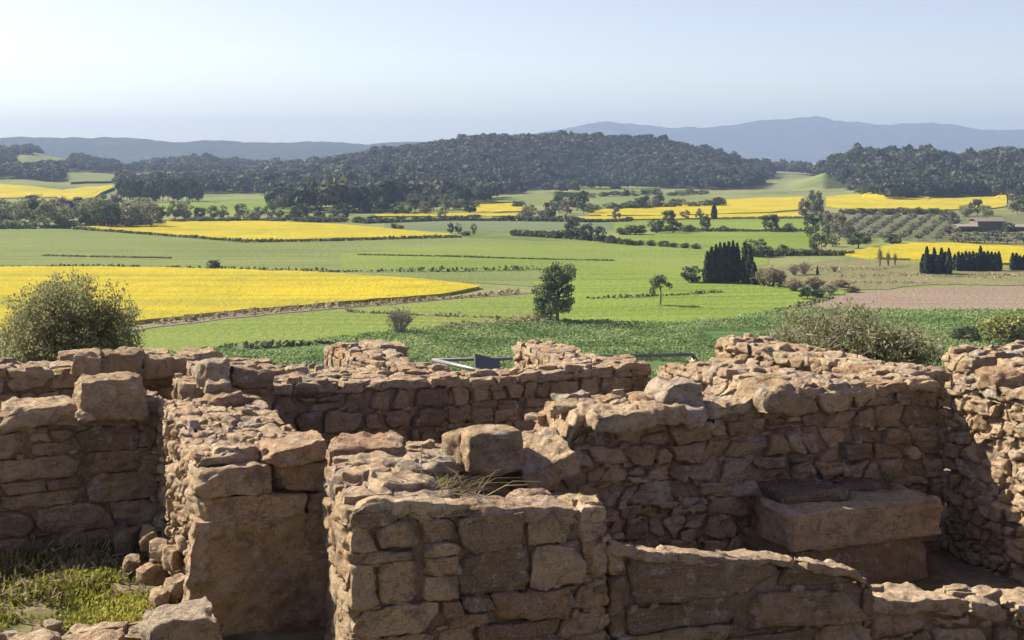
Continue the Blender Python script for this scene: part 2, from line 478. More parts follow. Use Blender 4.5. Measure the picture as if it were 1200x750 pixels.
YEL = dict(ang=8, rowscale=.14, rowamt=.75, patch=.035, fine=.8, rowcol=(.24, .24, .035))
M_RAPE = field_mat('rapeseed', (.25, .25, .03), (.49, .385, .022), (.59, .45, .022), tram=.055, tramcol=(.35, .3, .03), **YEL)
M_PALEGREEN = field_mat('young_wheat', (.145, .185, .052), (.185, .22, .064), (.22, .245, .075), ang=5, rowscale=.12, rowamt=.3, tram=.05)
M_GREEN = field_mat('lush_wheat', (.145, .2, .03), (.19, .252, .04), (.24, .28, .052), ang=-12, rowscale=.16, rowamt=.28, tram=.045)
M_GREEN2 = field_mat('olive_green_wheat', (.15, .2, .035), (.19, .242, .048), (.235, .262, .066), ang=14, rowscale=.16, rowamt=.3, tram=.06)
M_CROP = field_mat('leafy_crop', (.05, .1, .025), (.11, .18, .05), (.2, .27, .1), ang=24, rowscale=.5, rowamt=.5, patch=.03, fine=1.1)
M_GREY = field_mat('grey_green_field', (.12, .155, .065), (.15, .185, .085), (.18, .2, .1), ang=3, rowscale=.1, rowamt=.2)
M_PLOW = field_mat('ploughed_soil', (.24, .18, .12), (.29, .22, .15), (.34, .265, .185), ang=8, rowscale=.22, rowamt=.4, rowcol=(.16, .115, .075), fine=.8)
M_TRACK = field_mat('dirt_track', (.16, .14, .085), (.21, .18, .115), (.26, .22, .145), ang=0, rowscale=.4, rowamt=.4, rowcol=(.16, .16, .06))
M_SCRUB = field_mat('rough_pasture', (.13, .14, .05), (.2, .19, .08), (.26, .225, .12), ang=0, rowscale=.1, rowamt=.4, rowcol=(.1, .095, .05), patch=.05)
M_BANK = field_mat('olive_grove_soil', (.11, .125, .05), (.16, .165, .07), (.2, .185, .1), ang=30, rowscale=.2, rowamt=.2)

# plain greens, back to front
field('meadow', 'pale meadow below the wooded central hill', [(560, 233), (620, 229), (700, 220), (780, 226), (850, 232)], [(560, 240), (700, 241), (850, 239)], M_PALEGREEN)
field('meadow', 'small bright meadow behind the left row of trees', [(180, 240), (230, 236), (300, 233), (348, 231)], [(180, 250), (348, 251)], M_GREEN)
field('meadow', 'narrow green meadow before the left woods', [(80, 207), (150, 206), (200, 206)], [(80, 216), (200, 213)], M_PALEGREEN)
field('meadow', 'green clearing high in the left wooded hill', [(22, 184), (60, 186), (80, 189)], [(22, 193), (60, 196), (80, 194)], M_PALEGREEN)
field('rapeseed_field', 'distant yellow rapeseed field at the left edge', [(-60, 218), (0, 219), (35, 221), (72, 226)], [(-60, 233), (0, 233), (45, 232), (72, 231)], M_RAPE, .5)
field('rapeseed_field', 'distant yellow rapeseed field left of the dark pines', [(66, 227), (100, 222), (132, 220)], [(66, 232), (90, 235), (110, 232), (132, 223)], M_RAPE, .5)
field('rapeseed_field', 'small yellow rapeseed field at the foot of the central woods', [(556, 240), (580, 239), (615, 239)], [(556, 248), (580, 249), (615, 248)], M_RAPE, .5)
field('rapeseed_field', 'thin yellow strip of rapeseed below the central woods', [(440, 252), (500, 251), (612, 251)], [(440, 254.5), (500, 254.5), (612, 253.5)], M_RAPE, .5)
field('rapeseed_field', 'long yellow rapeseed field right of centre', [(690, 247), (740, 245), (830, 236), (880, 233), (945, 231)], [(690, 253), (740, 253), (830, 252), (900, 250), (945, 246)], M_RAPE, .5)
field('rapeseed_field', 'thin yellow rapeseed strip before the long right rapeseed field', [(640, 255.5), (720, 254.5), (800, 253.5), (940, 250)], [(640, 258), (720, 258), (800, 257.5), (940, 254.5)], M_RAPE, .5)
field('rapeseed_field', 'bright yellow rapeseed field under the right wooded hill', [(968, 231), (1000, 228), (1080, 231), (1120, 233), (1180, 230)], [(968, 243), (1000, 245), (1100, 247), (1150, 246), (1180, 243)], M_RAPE, .5)
field('wheat_field', 'grey green field before the thin rapeseed strips', [(450, 262), (540, 257), (640, 258), (720, 259)], [(450, 268), (560, 273), (640, 274), (720, 270)], M_GREY)
field('wheat_field', 'bright green field right of centre before the rapeseed', [(720, 262), (800, 258), (900, 255), (950, 256)], [(720, 270), (800, 270), (950, 270)], M_GREEN)
field('wheat_field', 'bright green field behind the dark cypress clump', [(725, 275), (800, 272), (900, 271), (950, 271)], [(725, 284), (800, 288), (900, 291), (950, 293)], M_GREEN)
field('olive_grove_ground', 'grassy bank planted with olive rows', [(975, 250), (1050, 248), (1165, 250), (1260, 252)], [(975, 272), (1010, 276), (1080, 284), (1130, 286), (1260, 289)], M_BANK)
field('rapeseed_field', 'yellow rapeseed field behind the cypress hedge at right', [(990, 297), (1020, 292), (1060, 287), (1110, 286), (1160, 289), (1270, 292)], [(990, 300), (1030, 304), (1090, 306), (1160, 310), (1270, 312)], M_RAPE, .5)
field('wheat_field', 'wide grey green wheat field on the left', [(-60, 269), (60, 267), (130, 270), (290, 283.5), (400, 282), (540, 279), (640, 283), (720, 281)],
      [(-60, 314), (60, 314), (250, 316), (400, 319), (520, 319), (620, 316), (720, 308)], M_PALEGREEN)
field('wheat_field', 'broad light green wheat field crossing the middle of the plain', [(400, 298), (540, 287), (640, 285), (720, 284), (830, 291), (900, 300)],
      [(400, 316), (540, 316), (640, 316), (720, 318), (830, 316), (900, 312)], M_GREEN2, rag=1.5)
field('rapeseed_field', 'yellow rapeseed field with a slanting edge at middle left', [(66, 266), (120, 263), (200, 260.5), (300, 260), (400, 264), (530, 276)],
      [(66, 266.5), (190, 275), (290, 283), (400, 281), (480, 279.5), (530, 277)], M_RAPE, .5)
field('wheat_field', 'green wheat strip between rapeseed and the long hedge line', [(360, 321), (520, 320), (640, 317)], [(360, 321.5), (430, 325), (520, 329), (640, 337)], M_PALEGREEN)
field('rapeseed_field', 'big yellow rapeseed field nearest to the ruins on the left', [(-60, 315), (0, 315), (130, 315), (250, 317.5), (380, 322), (500, 330), (562, 338)],
      [(-60, 400), (100, 388), (180, 378), (270, 368), (350, 361), (440, 354), (510, 348.3), (540, 344), (562, 339)], M_RAPE, .55)
field('dirt_track', 'pale dirt track along the lower edge of the big rapeseed field', [(-60, 402), (100, 389), (180, 379.5), (270, 369), (350, 362), (440, 355), (530, 348), (640, 341)],
      [(-60, 409), (100, 395), (180, 384.5), (270, 373.5), (350, 366), (440, 358.5), (530, 351), (640, 343)], M_TRACK, cat='track')
field('wheat_field', 'light green wheat field in front of the dirt track', [(60, 400), (180, 386), (270, 375), (350, 367.5), (440, 360), (530, 352.5), (640, 344.5)],
      [(60, 460), (180, 430), (300, 409), (440, 394), (540, 384), (640, 377)], M_GREEN2)
field('wheat_field', 'bright green wheat field behind the tall lone tree', [(625, 338), (640, 317), (720, 310), (830, 318), (930, 333), (990, 341)],
      [(625, 377), (680, 379), (790, 381), (860, 374), (930, 361), (990, 345)], M_GREEN, rag=.4)
field('rough_pasture', 'rough pasture with dry patches in front of the cypress hedge', [(905, 314), (960, 306), (1000, 303), (1090, 309), (1270, 315)], [(905, 330), (960, 342), (1010, 340), (1100, 335), (1270, 333)], M_SCRUB, rag=2)
field('ploughed_field', 'reddish brown ploughed field on the right', [(925, 358), (960, 351), (1010, 342), (1100, 337), (1270, 335)], [(925, 361), (1000, 363), (1100, 365), (1270, 363)], M_PLOW)
field('crop_field', 'dark green leafy crop field just beyond the ruins', [(215, 416), (300, 409.5), (440, 394.5), (540, 384.5), (640, 377.5), (680, 380), (790, 382), (860, 375), (930, 363), (1000, 364.5), (1100, 366.5), (1270, 365)],
      [(215, 455), (400, 455), (700, 455), (1000, 455), (1270, 455)], M_CROP, rows=30)

# ------------------------------------------------------------------ foliage
def quads(C, size, seed, up=None, aspect=1.0, bias=None):
    """one leaf-sized face per centre, turned at random (bias: outward directions)"""
    r = np.random.default_rng(seed); n = len(C)
    nrm = r.normal(size=(n, 3))
    if bias is not None: nrm = nrm * .7 + bias
    nrm /= np.linalg.norm(nrm, axis=1)[:, None] + 1e-9
    t = r.normal(size=(n, 3))
    if up is not None: t = t * .35 + np.asarray(up)
    a = np.cross(nrm, t); a /= np.linalg.norm(a, axis=1)[:, None] + 1e-9
    b = np.cross(nrm, a)
    s = (np.asarray(size) * r.uniform(.6, 1.3, n))[:, None] / 2
    a = a * s; b = b * s * aspect
    V = np.stack([C - a - b * .6, C + a * .9 - b, C + a + b * .7, C - a * .8 + b], 1).reshape(-1, 3)
    return V, np.arange(n * 4).reshape(n, 4)

def crown(nclump, per, size, seed, c=(0, 0, .6), rad=(.32, .32, .4), clump=.15, low=-.8, flat=.8):
    r = np.random.default_rng(seed)
    CC = []
    while len(CC) < nclump:
        d = r.normal(size=3); d /= np.linalg.norm(d)
        if d[2] < low: continue
        k = r.uniform(.35, 1) ** .6
        CC.append(np.array(c) + d * np.array(rad) * k * (1 - clump * .8))
    pts = []; out = []; tint = []
    for q in CC:
        n = per
        d = r.normal(size=(n, 3)); d /= np.linalg.norm(d, axis=1)[:, None]
        k = r.uniform(.3, 1, n) ** .5
        cs = clump * r.uniform(.7, 1.25)
        pts.append(q + d * (k * cs)[:, None] * np.array([1, 1, flat])); out.append(d)
        tint.append(np.full(n, r.uniform(.15, .85)) + r.uniform(-.22, .22, n))
    pts = np.concatenate(pts); out = np.concatenate(out); tint = np.concatenate(tint)
    V, Q = quads(pts, size, seed + 1, bias=out)
    return V, Q, np.repeat(np.clip(tint, 0, 1), 4)

def trunk_mb(seed, h=.4, r0=.03, limbs=5, spread=.2, top=.7, lean=.03):
    r = random.Random(seed); mb = MB()
    p0 = np.array([0, 0, -.03]); p1 = np.array([r.uniform(-lean, lean), r.uniform(-lean, lean), h * .55]); p2 = np.array([r.uniform(-lean, lean) * 2, r.uniform(-lean, lean) * 2, h])
    tube(mb, [p0, p0 * .3 + np.array([0, 0, .03]), p1, p2], [r0 * 1.5, r0 * 1.05, r0 * .85, r0 * .65], 8)
    for k in range(limbs):
        a = 6.283 * (k + r.uniform(-.3, .3)) / limbs; s = spread * r.uniform(.6, 1.1); z = r.uniform(h * .9, top)
        st = p1 + (p2 - p1) * r.uniform(.3, 1)
        e = np.array([math.cos(a) * s, math.sin(a) * s, z])
        mid = (st + e) / 2 + np.array([0, 0, -.02])
        tube(mb, [st, mid, e], [r0 * .5, r0 * .35, r0 * .12], 5)
    return mb

KINDS = {}
def kind(name, crowns, trunks, leafmat, bark):
    KINDS[name] = []
    for i, (cr, tr) in enumerate(zip(crowns, trunks)):
        mb = MB(); mb.add(*cr)
        KINDS[name].append((mb.mesh(name + '_crown', leafmat), tr.mesh(name + '_trunk', bark, True)))
def rk(seed, **k):
    a = dict(nclump=22, per=60, size=.052, clump=.15); a.update(k)
    return crown(seed=seed, **a)
kind('round', [rk(s, c=(0, 0, .5), rad=(.46 + .03 * (s % 3), .44, .49), low=-1) for s in range(1, 6)], [trunk_mb(s, .26, .026) for s in range(5)], M_LEAF, M_BARK)
kind('dark', [rk(s, c=(0, 0, .5), rad=(.47, .46, .49), nclump=26, low=-1) for s in range(11, 15)], [trunk_mb(s, .25, .03) for s in range(4)], M_DARKLEAF, M_BARK)
kind('pale', [rk(s, c=(0, 0, .48), rad=(.48, .45, .5), clump=.17, low=-1) for s in range(21, 26)], [trunk_mb(s, .25, .03) for s in range(5)], M_PALELEAF, M_BARK)
kind('grey', [rk(s, c=(0, 0, .5), rad=(.44, .42, .48), nclump=22, per=52, clump=.15, low=-1) for s in range(31, 36)], [trunk_mb(s, .3, .026, 8) for s in range(5)], M_GREYLEAF, M_PALEBARK)
kind('olive', [rk(s, c=(0, 0, .58), rad=(.5, .5, .4), nclump=14, per=45, size=.075, clump=.2) for s in range(41, 45)], [trunk_mb(s, .3, .045) for s in range(4)], M_OLIVE, M_BARK)
kind('tall', [rk(s, c=(0, 0, .6), rad=(.2, .2, .38), nclump=22, clump=.11) for s in range(51, 55)], [trunk_mb(s, .35, .02) for s in range(4)], M_LEAF, M_BARK)
def bushcrown(s): return rk(s, c=(0, 0, .4), rad=(.55, .5, .58), nclump=22, per=60, size=.07, clump=.22)
kind('bush', [bushcrown(s) for s in range(61, 65)], [trunk_mb(s, .2, .03, 6, .3, .6) for s in range(4)], M_HEDGE, M_BARK)
def cyp(seed, n=900):
    r = np.random.default_rng(seed)
    z = r.uniform(.02, 1, n) ** .9
    w = .125 * np.minimum(1, (z / .12) ** .6) * (1 - z ** 2.2) ** .75 + .006
    a = r.uniform(0, 6.283, n)
    k = np.sqrt(r.uniform(.45, 1, n)) * (1 + .25 * vnoise(np.stack([np.cos(a) * 2.2, np.sin(a) * 2.2, z * 9], 1), seed))
    C = np.stack([np.cos(a) * w * k, np.sin(a) * w * k, z * (1 + .03 * np.sin(a * 3))], 1)
    V, Q = quads(C, .05, seed, up=(0, 0, 1.4), aspect=1.9, bias=np.stack([np.cos(a), np.sin(a), a * 0 + .15], 1) * 1.3)
    return V, Q, np.repeat(r.uniform(0, 1, n), 4)
kind('cypress', [cyp(s) for s in range(71, 75)], [trunk_mb(s, .2, .02, 2, .02, .5) for s in range(4)], M_CYPRESS, M_BARK)

def twiggy(seed, n=70, leaves=500, size=.03, spread=.5, leafmat=None):
    """shrub of many thin upright stems"""
    r = random.Random(seed); mb = MB(); tips = []
    for k in range(n):
        a = r.uniform(0, 6.283); s = r.uniform(.1, 1) ** .7 * spread; h = r.uniform(.6, 1.0) * (1 - .35 * (s / spread) ** 2)
        p0 = np.array([math.cos(a) * s * .12, math.sin(a) * s * .12, -.04]); e = np.array([math.cos(a) * s, math.sin(a) * s, h])
        m1 = p0 + (e - p0) * .45 + np.array([r.uniform(-.04, .04), r.uniform(-.04, .04), .06])
        tube(mb, [p0, m1, e], [.012, .008, .002], 4)
        for q in range(6):
            t = r.uniform(.35, .95); b = m1 + (e - m1) * t
            d = np.array([r.uniform(-.13, .13), r.uniform(-.13, .13), r.uniform(.02, .14)])
            tube(mb, [b, b + d], [.004, .0015], 3); tips.append(b + d * r.uniform(.2, 1))
    tips = np.array(tips); rr = np.random.default_rng(seed)
    C = tips[rr.integers(0, len(tips), leaves)] + rr.normal(size=(leaves, 3)) * .03
    V, Q = quads(C, size, seed, up=(0, 0, .6), aspect=1.4)
    lb = MB(); lb.add(V, Q, np.repeat(rr.uniform(0, 1, leaves), 4))
    return lb, mb
def twigkind(name, seeds, leafmat, bark, **k):
    KINDS[name] = []
    for s in seeds:
        lb, mb = twiggy(s, **k)
        KINDS[name].append((lb.mesh(name + '_crown', leafmat), mb.mesh(name + '_trunk', bark)))
twigkind('bare', (81, 82, 83), M_GREYLEAF, M_PALEBARK, n=60, leaves=700, size=.03, spread=.42)
twigkind('reed', (84, 85), M_DRY, M_PALEBARK, n=90, leaves=900, size=.05, spread=.5)

ORD = 'first second third fourth fifth sixth seventh eighth ninth tenth eleventh twelfth thirteenth fourteenth fifteenth sixteenth seventeenth eighteenth nineteenth twentieth'.split()
def ordinal(i):
    if i < 20: return ORD[i]
    return ('twenty-' + ORD[i - 20]) if i < 29 else ('thirtieth' if i == 29 else ('thirty-' + ORD[i - 30] if i < 39 else 'fortieth'))

NAME = dict(round='broadleaf_tree', dark='evergreen_tree', pale='pale_tree', grey='grey_tree', olive='olive_tree', tall='slender_tree', bush='bush', cypress='cypress_tree', bare='bare_shrub', reed='reed_clump')
CAT = dict(bush='bush', bare='shrub', reed='reeds')
cnt = {}
def plant(k, loc, h, w, label, group=None, rz=None):
    """one tree: an Empty at its foot with trunk and crown under it. w = width over height relative to the kind's own"""
    i = cnt.get(k, 0); cnt[k] = i + 1
    cr, tr = KINDS[k][i % len(KINDS[k])]
    o = empty(NAME[k], loc, random.uniform(0, 6.28) if rz is None else rz)
    wid = {'cypress': .25, 'tall': .42, 'bush': 1.1, 'bare': .9, 'reed': 1.0}.get(k, .92)
    o.scale = (w / wid, w / wid, h)
    tag(o, label, CAT.get(k, 'tree'), group)
    linked('stems' if k in ('bare', 'reed', 'bush') else 'trunk', tr, o)
    linked('foliage' if k in ('bush', 'bare', 'reed') else 'crown', cr, o)
    return o
def tree(k, px, py, hpx, wpx, label, group=None):
    x, y, z = ground_hit(px, py)
    return plant(k, (x, y, z), hpx / F * y, wpx / F * y, label, group)
def run(items, phrase, group, noun=None):
    """a row of trees; each one told by its count from the left"""
    items = sorted(items, key=lambda t: t[1])
    for i, (k, px, py, h, w) in enumerate(items):
        kn = {'round': 'rounded green tree', 'dark': 'dark evergreen tree', 'pale': 'pale green tree', 'grey': 'greyish tree', 'olive': 'silvery olive tree', 'tall': 'slender green tree',
              'bush': 'low green bush', 'cypress': 'dark narrow cypress', 'bare': 'wispy bare shrub', 'reed': 'clump of dry reeds'}[k]
        pos = 'leftmost' if i == 0 else ('rightmost' if i == len(items) - 1 else ordinal(i) + ' from left')
        tree(k, px, py, h, w, f'{kn}, {pos} {phrase}', group)

# single trees on the plain
tree('bare', 468, 394, 40, 36, 'wispy half bare shrub standing left of the tall lone tree')
tree('bush', 250, 316.2, 13, 18, 'lone round bush on the far edge of the big rapeseed field')
tree('dark', 903, 271.5, 22, 25, 'round dark tree casting a shadow on the bright green field')
tree('bush', 924, 271, 11, 14, 'small bush right of the round dark tree on the green field')
tree('round', 957, 297, 33, 29, 'broad green tree at the end of the field track, left of the olive rows')
tree('dark', 1006, 291, 20, 28, 'dark rounded tree in front of the olive rows')
tree('dark', 1046, 287, 13, 24, 'low dark tree at the lower edge of the olive rows')
tree('round', 885, 301, 24, 32, 'leafy green tree just behind the cypress clump')
tree('bush', 918, 298, 12, 16, 'small bush on the hedge line behind the cypress clump')
tree('dark', 811, 331, 20, 30, 'dark rounded shrub at the left foot of the cypress clump')
tree('cypress', 958, 322, 10, 3, 'tiny lone cypress on the rough pasture')
tree('bush', 1134, 404, 23, 36, 'round dark green bush behind the ruined wall at right')
tree('round', 518, 258, 15, 13, 'lone small tree in the thin yellow strip below the central woods')
tree('grey', 722, 258, 17, 14, 'lone tree in the thin yellow strip right of centre')
tree('cypress', 837, 257, 18, 7, 'single pointed cypress before the long right rapeseed field')
tree('tall', 772, 242, 17, 12, 'upright tree at the left end of the long right rapeseed field')
tree('dark', 784, 264, 19, 18, 'dark tree rising from the hedge right of centre')
x, y, z = ground_hit(1178, 404)
o = plant('bush', (x, y, z - .3), 42 / F * y, 66 / F * y, 'large yellowish green bush at the right edge of the crop field')
for c in o.children:
    if c.name.startswith('foliage'):
        me = c.data.copy(); me.materials.clear(); me.materials.append(M_YELLEAF); c.data = me

run([('cypress', p, 332 - .2 * i, h, 10) for i, (p, h) in enumerate([(829, 36), (834, 41), (839, 43), (844, 45), (849, 45), (854, 46), (859, 46), (864, 44)])], 'in the dense cypress clump on the plain', 'cypresses in the dense clump')
run([('cypress', 873, 332, 46, 9), ('cypress', 879, 333, 43, 10), ('cypress', 884, 334, 25, 9)], 'of the three beside the dense cypress clump', 'cypresses beside the clump')
run([('reed', 893, 335, 22, 20), ('reed', 903, 336, 24, 24), ('reed', 913, 336, 21, 22)], 'right of the cypress clump', 'dry reeds by the cypress clump')
rr = random.Random(4)
run([('cypress', 1082 + i * 4.3, 321 + rr.uniform(-.6, .6), rr.choice([22, 25, 29, 31]), 8) for i in range(8)], 'of the left block of the cypress hedge', 'cypresses of the left hedge block')
run([('cypress', 1119 + i * 4.3, 317.5 + rr.uniform(-.4, .4), rr.choice([19, 21, 22, 28]), 7.5) for i in range(13)], 'of the long block of the cypress hedge', 'cypresses of the long hedge block')
run([('cypress', 1187 + i * 4.3, 317, rr.choice([17, 20]), 7.5) for i in range(5)], 'of the hedge block at the right edge', 'cypresses of the right hedge block')
run([('bare', 1031, 313, 26, 7), ('bare', 1041, 312, 20, 6), ('bare', 1049, 311.5, 18, 5)], 'of three thin saplings on rough pasture', 'bare saplings on the pasture')
run([('bare', 931, 323, 14, 17), ('bare', 942, 322, 17, 22), ('bare', 978, 319, 9, 12)], 'of three spreading shrubs on rough pasture', 'bare shrubs on the pasture')
run([('dark', 946, 351, 16, 24), ('bush', 960, 349, 12, 18), ('grey', 972, 346, 13, 22), ('bush', 1000, 343, 7, 18), ('reed', 930, 341, 14, 24), ('reed', 955, 339, 15, 28), ('reed', 985, 337, 10, 24)], 'in the scrub beside the ploughed field', 'scrub beside the ploughed field')
run([('grey', 944, 262, 34, 20), ('dark', 955, 250, 28, 22), ('grey', 960, 266, 38, 22), ('dark', 950, 277, 26, 20), ('grey', 970, 277, 32, 22), ('grey', 984, 281, 34, 24), ('grey', 993, 283, 26, 20), ('pale', 976, 289, 16, 20)], 'in the tall thicket left of the olive rows', 'thicket left of the olive rows')
run([('dark', 671, 280, 24, 20), ('dark', 688, 282, 21, 18), ('dark', 703, 284, 19, 20), ('bush', 655, 279, 10, 22), ('bush', 633, 277, 8, 20), ('bush', 617, 276, 6, 20), ('bush', 716, 285, 10, 18)], 'in the hedge in the middle of the plain', 'trees in the middle hedge')
run([('dark', 769, 273, 17, 22), ('dark', 789, 273, 16, 24), ('bush', 745, 275, 13, 28), ('bush', 730, 275, 9, 18), ('bush', 808, 272, 10, 14), ('dark', 827, 270, 19, 13), ('round', 820, 257, 14, 13), ('grey', 803, 257, 12, 13), ('bush', 848, 271, 7, 12)], 'in the hedge right of centre', 'trees in the hedge right of centre')
run([('dark', 528, 274, 13, 9), ('round', 537, 274, 13, 10), ('round', 555, 275, 13, 9), ('bush', 462, 268, 7, 9), ('bush', 470, 269, 6, 8), ('bush', 546, 276, 6, 14)], 'in the sparse row before the grey green field', 'sparse row before the grey green field')
run([('bush', 470, 258, 6, 16), ('bush', 487, 258, 6, 12), ('bush', 503, 258, 6, 10), ('bush', 440, 260, 8, 22), ('bush', 555, 256, 5, 22), ('bush', 420, 261, 8, 20)], 'along the thin yellow rapeseed strip', 'bushes along the thin strip')
run([('grey', 613, 258, 15, 20), ('pale', 622, 255, 17, 22), ('grey', 636, 259, 14, 22), ('dark', 645, 256, 22, 18), ('dark', 655, 250, 22, 20), ('grey', 664, 252, 20, 22), ('dark', 676, 247, 22, 20), ('dark', 684, 250, 27, 18), ('grey', 694, 251, 13, 20), ('bush', 608, 243, 9, 18)], 'in the grove below the central hill', 'grove below the central hill')
run([('dark', 747, 245, 13, 22), ('dark', 755, 244, 15, 18), ('round', 735, 245, 10, 16), ('bush', 790, 240, 8, 14), ('grey', 797, 239, 7, 14), ('pale', 840, 240, 9, 16)], 'above the long right rapeseed field', 'trees above the long rapeseed field')
run([(['bush', 'grey', 'dark', 'bush', 'round'][i % 5], 700 + i * 11 + rr.uniform(-4, 4), 246 - i * .35 + rr.uniform(-.6, .6), rr.uniform(6, 12), rr.uniform(12, 22)) for i in range(14)], 'along the top edge of the long right rapeseed field', 'trees along the long rapeseed field')
run([(['bush', 'dark', 'bush', 'pale'][i % 4], 655 + i * 13 + rr.uniform(-4, 4), 232 - i * .3 + rr.uniform(-.8, .8), rr.uniform(5, 9), rr.uniform(12, 22)) for i in range(14)], 'in the hedge across the meadow below the hill', 'hedge across the hill meadow')
run([('bush', 720 + i * 14 + rr.uniform(-4, 4), 285.5 + i * .9, rr.uniform(5, 8), rr.uniform(12, 18)) for i in range(8)], 'of the low bush line left of the cypress clump', 'low bush line')
# left tree rows
kk = ['pale', 'grey', 'pale', 'round', 'dark', 'pale', 'grey']
run([(kk[i % 7], -8 + i * 12.5 + rr.uniform(-3, 3), 267 + rr.uniform(-2.5, .5), rr.uniform(24, 36), rr.uniform(26, 36)) for i in range(16)], 'in the tall tree belt at the left edge', 'tree belt at the left edge')
run([(kk[(i * 3) % 7], 2 + i * 15 + rr.uniform(-3, 3), 252 + rr.uniform(-3, 3), rr.uniform(20, 26), rr.uniform(24, 34)) for i in range(12)], 'behind the tall belt at the left edge', 'trees behind the left belt')
run([(k, p, b, h, w) for k, p, b, h, w in [('round', 205, 257, 22, 24), ('pale', 219, 257, 24, 26), ('dark', 234, 258, 16, 18), ('grey', 250, 257, 17, 18), ('round', 260, 258, 18, 16), ('grey', 281, 257, 20, 20),
     ('pale', 294, 258, 14, 16), ('grey', 304, 257, 16, 18), ('round', 316, 256, 20, 16), ('round', 327, 257, 13, 14), ('dark', 352, 258, 20, 24), ('dark', 374, 258, 21, 16), ('round', 391, 257, 17, 16), ('dark', 402, 258, 15, 16), ('dark', 186, 258, 18, 20), ('bush', 340, 258, 8, 18)]],
    'in the row behind the middle left rapeseed field', 'row behind the middle left rapeseed')
run([('bush', 210 + i * 17 + rr.uniform(-5, 5), 260 + rr.uniform(-.6, .6), rr.uniform(5, 8), rr.uniform(18, 28)) for i in range(12)], 'of the low hedge behind the middle left rapeseed field', 'low hedge behind the middle left rapeseed')
run([(['dark', 'grey', 'dark', 'round'][i % 4], 404 + i * 10.5 + rr.uniform(-3, 3), 251 + rr.uniform(-4, 1) + (i > 9) * -2, rr.uniform(14, 21), rr.uniform(16, 24)) for i in range(15)], 'along the foot of the central woods', 'trees along the foot of the central woods')
run([('dark', 415 + i * 5 + rr.uniform(-2, 2), 240 - abs(i - 13) * .3 + rr.uniform(-5, 4), rr.uniform(13, 19), rr.uniform(16, 26)) for i in range(28)], 'at the lower edge of the central woods', 'trees at the lower edge of the central woods')
run([('dark', 142 + i * 6 + rr.uniform(-2, 2), 236 + rr.uniform(-1, 1), rr.uniform(22, 30), 15) for i in range(16)], 'in the dark pine stand on the left', 'dark pine stand on the left')
run([('bush', 1000 + i * 12 + rr.uniform(-4, 4), 251.5, rr.choice([5, 6, 9]), rr.uniform(12, 18)) for i in range(9)], 'of the hedge behind the olive rows', 'hedge behind the olive rows')
run([('pale', 1133, 254, 17, 22), ('dark', 1145, 253, 21, 20), ('pale', 1157, 256, 18, 18), ('grey', 1117, 266, 22, 18), ('grey', 1110, 258, 14, 16), ('grey', 1192, 251, 26, 30), ('dark', 1205, 252, 24, 26), ('pale', 1128, 284, 14, 24), ('grey', 1112, 276, 14, 18), ('grey', 1122, 278, 12, 18), ('bush', 1166, 277, 8, 22), ('dark', 1181, 273, 13, 16)], 'around the farm buildings', 'trees around the farm')
# olive grove: seven slanting rows, tree by tree
for r_ in range(9):
    xt, xb = 1012 + r_ * 19.5, 972 + r_ * 21
    for j in range(14):
        t = j / 13
        px = xt + (xb - xt) * t + rr.uniform(-.6, .6); py = 255.5 + (279 + r_ * .55 - 255.5) * t
        if px < 985 or px > 1122 or (px < 1010 and py > 272 + (px - 985) * .2): continue
        tree('olive', px, py, 6.6 + 1.6 * t, 11 + 1.8 * t, f'{ordinal(j)} olive tree from the top in slanting row {["one","two","three","four","five","six","seven","eight","nine"][r_]} of the grove', 'olive trees of the slanting rows')
run([('olive', 1118 + i * 9 + rr.uniform(-1, 1), 285.5 + rr.uniform(-.8, .8), 9.5, 12) for i in range(10)], 'in the front olive row below the farm', 'front olive row below the farm')
run([('olive', 1124 + i * 9 + rr.uniform(-1, 1), 279.5 + rr.uniform(-.6, .6), 8, 11) for i in range(9)], 'in the back olive row below the farm', 'back olive row below the farm')

# ---- two trees near enough to show their leaves
def hero(name, px, py, hpx, wpx, label, cr, tr, leafm):
    x, y, z = ground_hit(px, py)
    o = empty(name, (x, y, z)); s = hpx / F * y; w = wpx / F * y
    o.scale = (w, w, s); tag(o, label, 'tree')
    mb = MB()
    for c in cr: mb.add(*c)
    mb.build('crown', leafm, o); tr.build('trunk', M_BARK, o, True)
cr = [crown(32, 95, .03, 101, (-.05, 0, .45), (.46, .44, .38), .12, -1), crown(28, 95, .03, 102, (.05, 0, .72), (.44, .42, .28), .12),
      crown(8, 110, .034, 103, (-.2, 0, .3), (.25, .3, .22), .11, -1)]
tb = trunk_mb(5, .5, .035, 8, .3, .8)
hero('broadleaf_tree', 653, 380, 76, 62, 'tall dense lone tree standing at the edge of the crop field', cr, tb, M_LEAF)
cr = [crown(13, 80, .055, 111, (-.05, 0, .78), (.42, .4, .2), .15), crown(8, 70, .05, 112, (-.3, 0, .5), (.2, .3, .24), .13, -1), crown(3, 60, .05, 113, (.35, 0, .62), (.12, .2, .1), .1)]
tb = trunk_mb(6, .62, .032, 6, .28, .8, .06)
hero('broadleaf_tree', 774, 358, 37, 26, 'small lone tree with a bare trunk on the bright green field', cr, tb, M_LEAF)

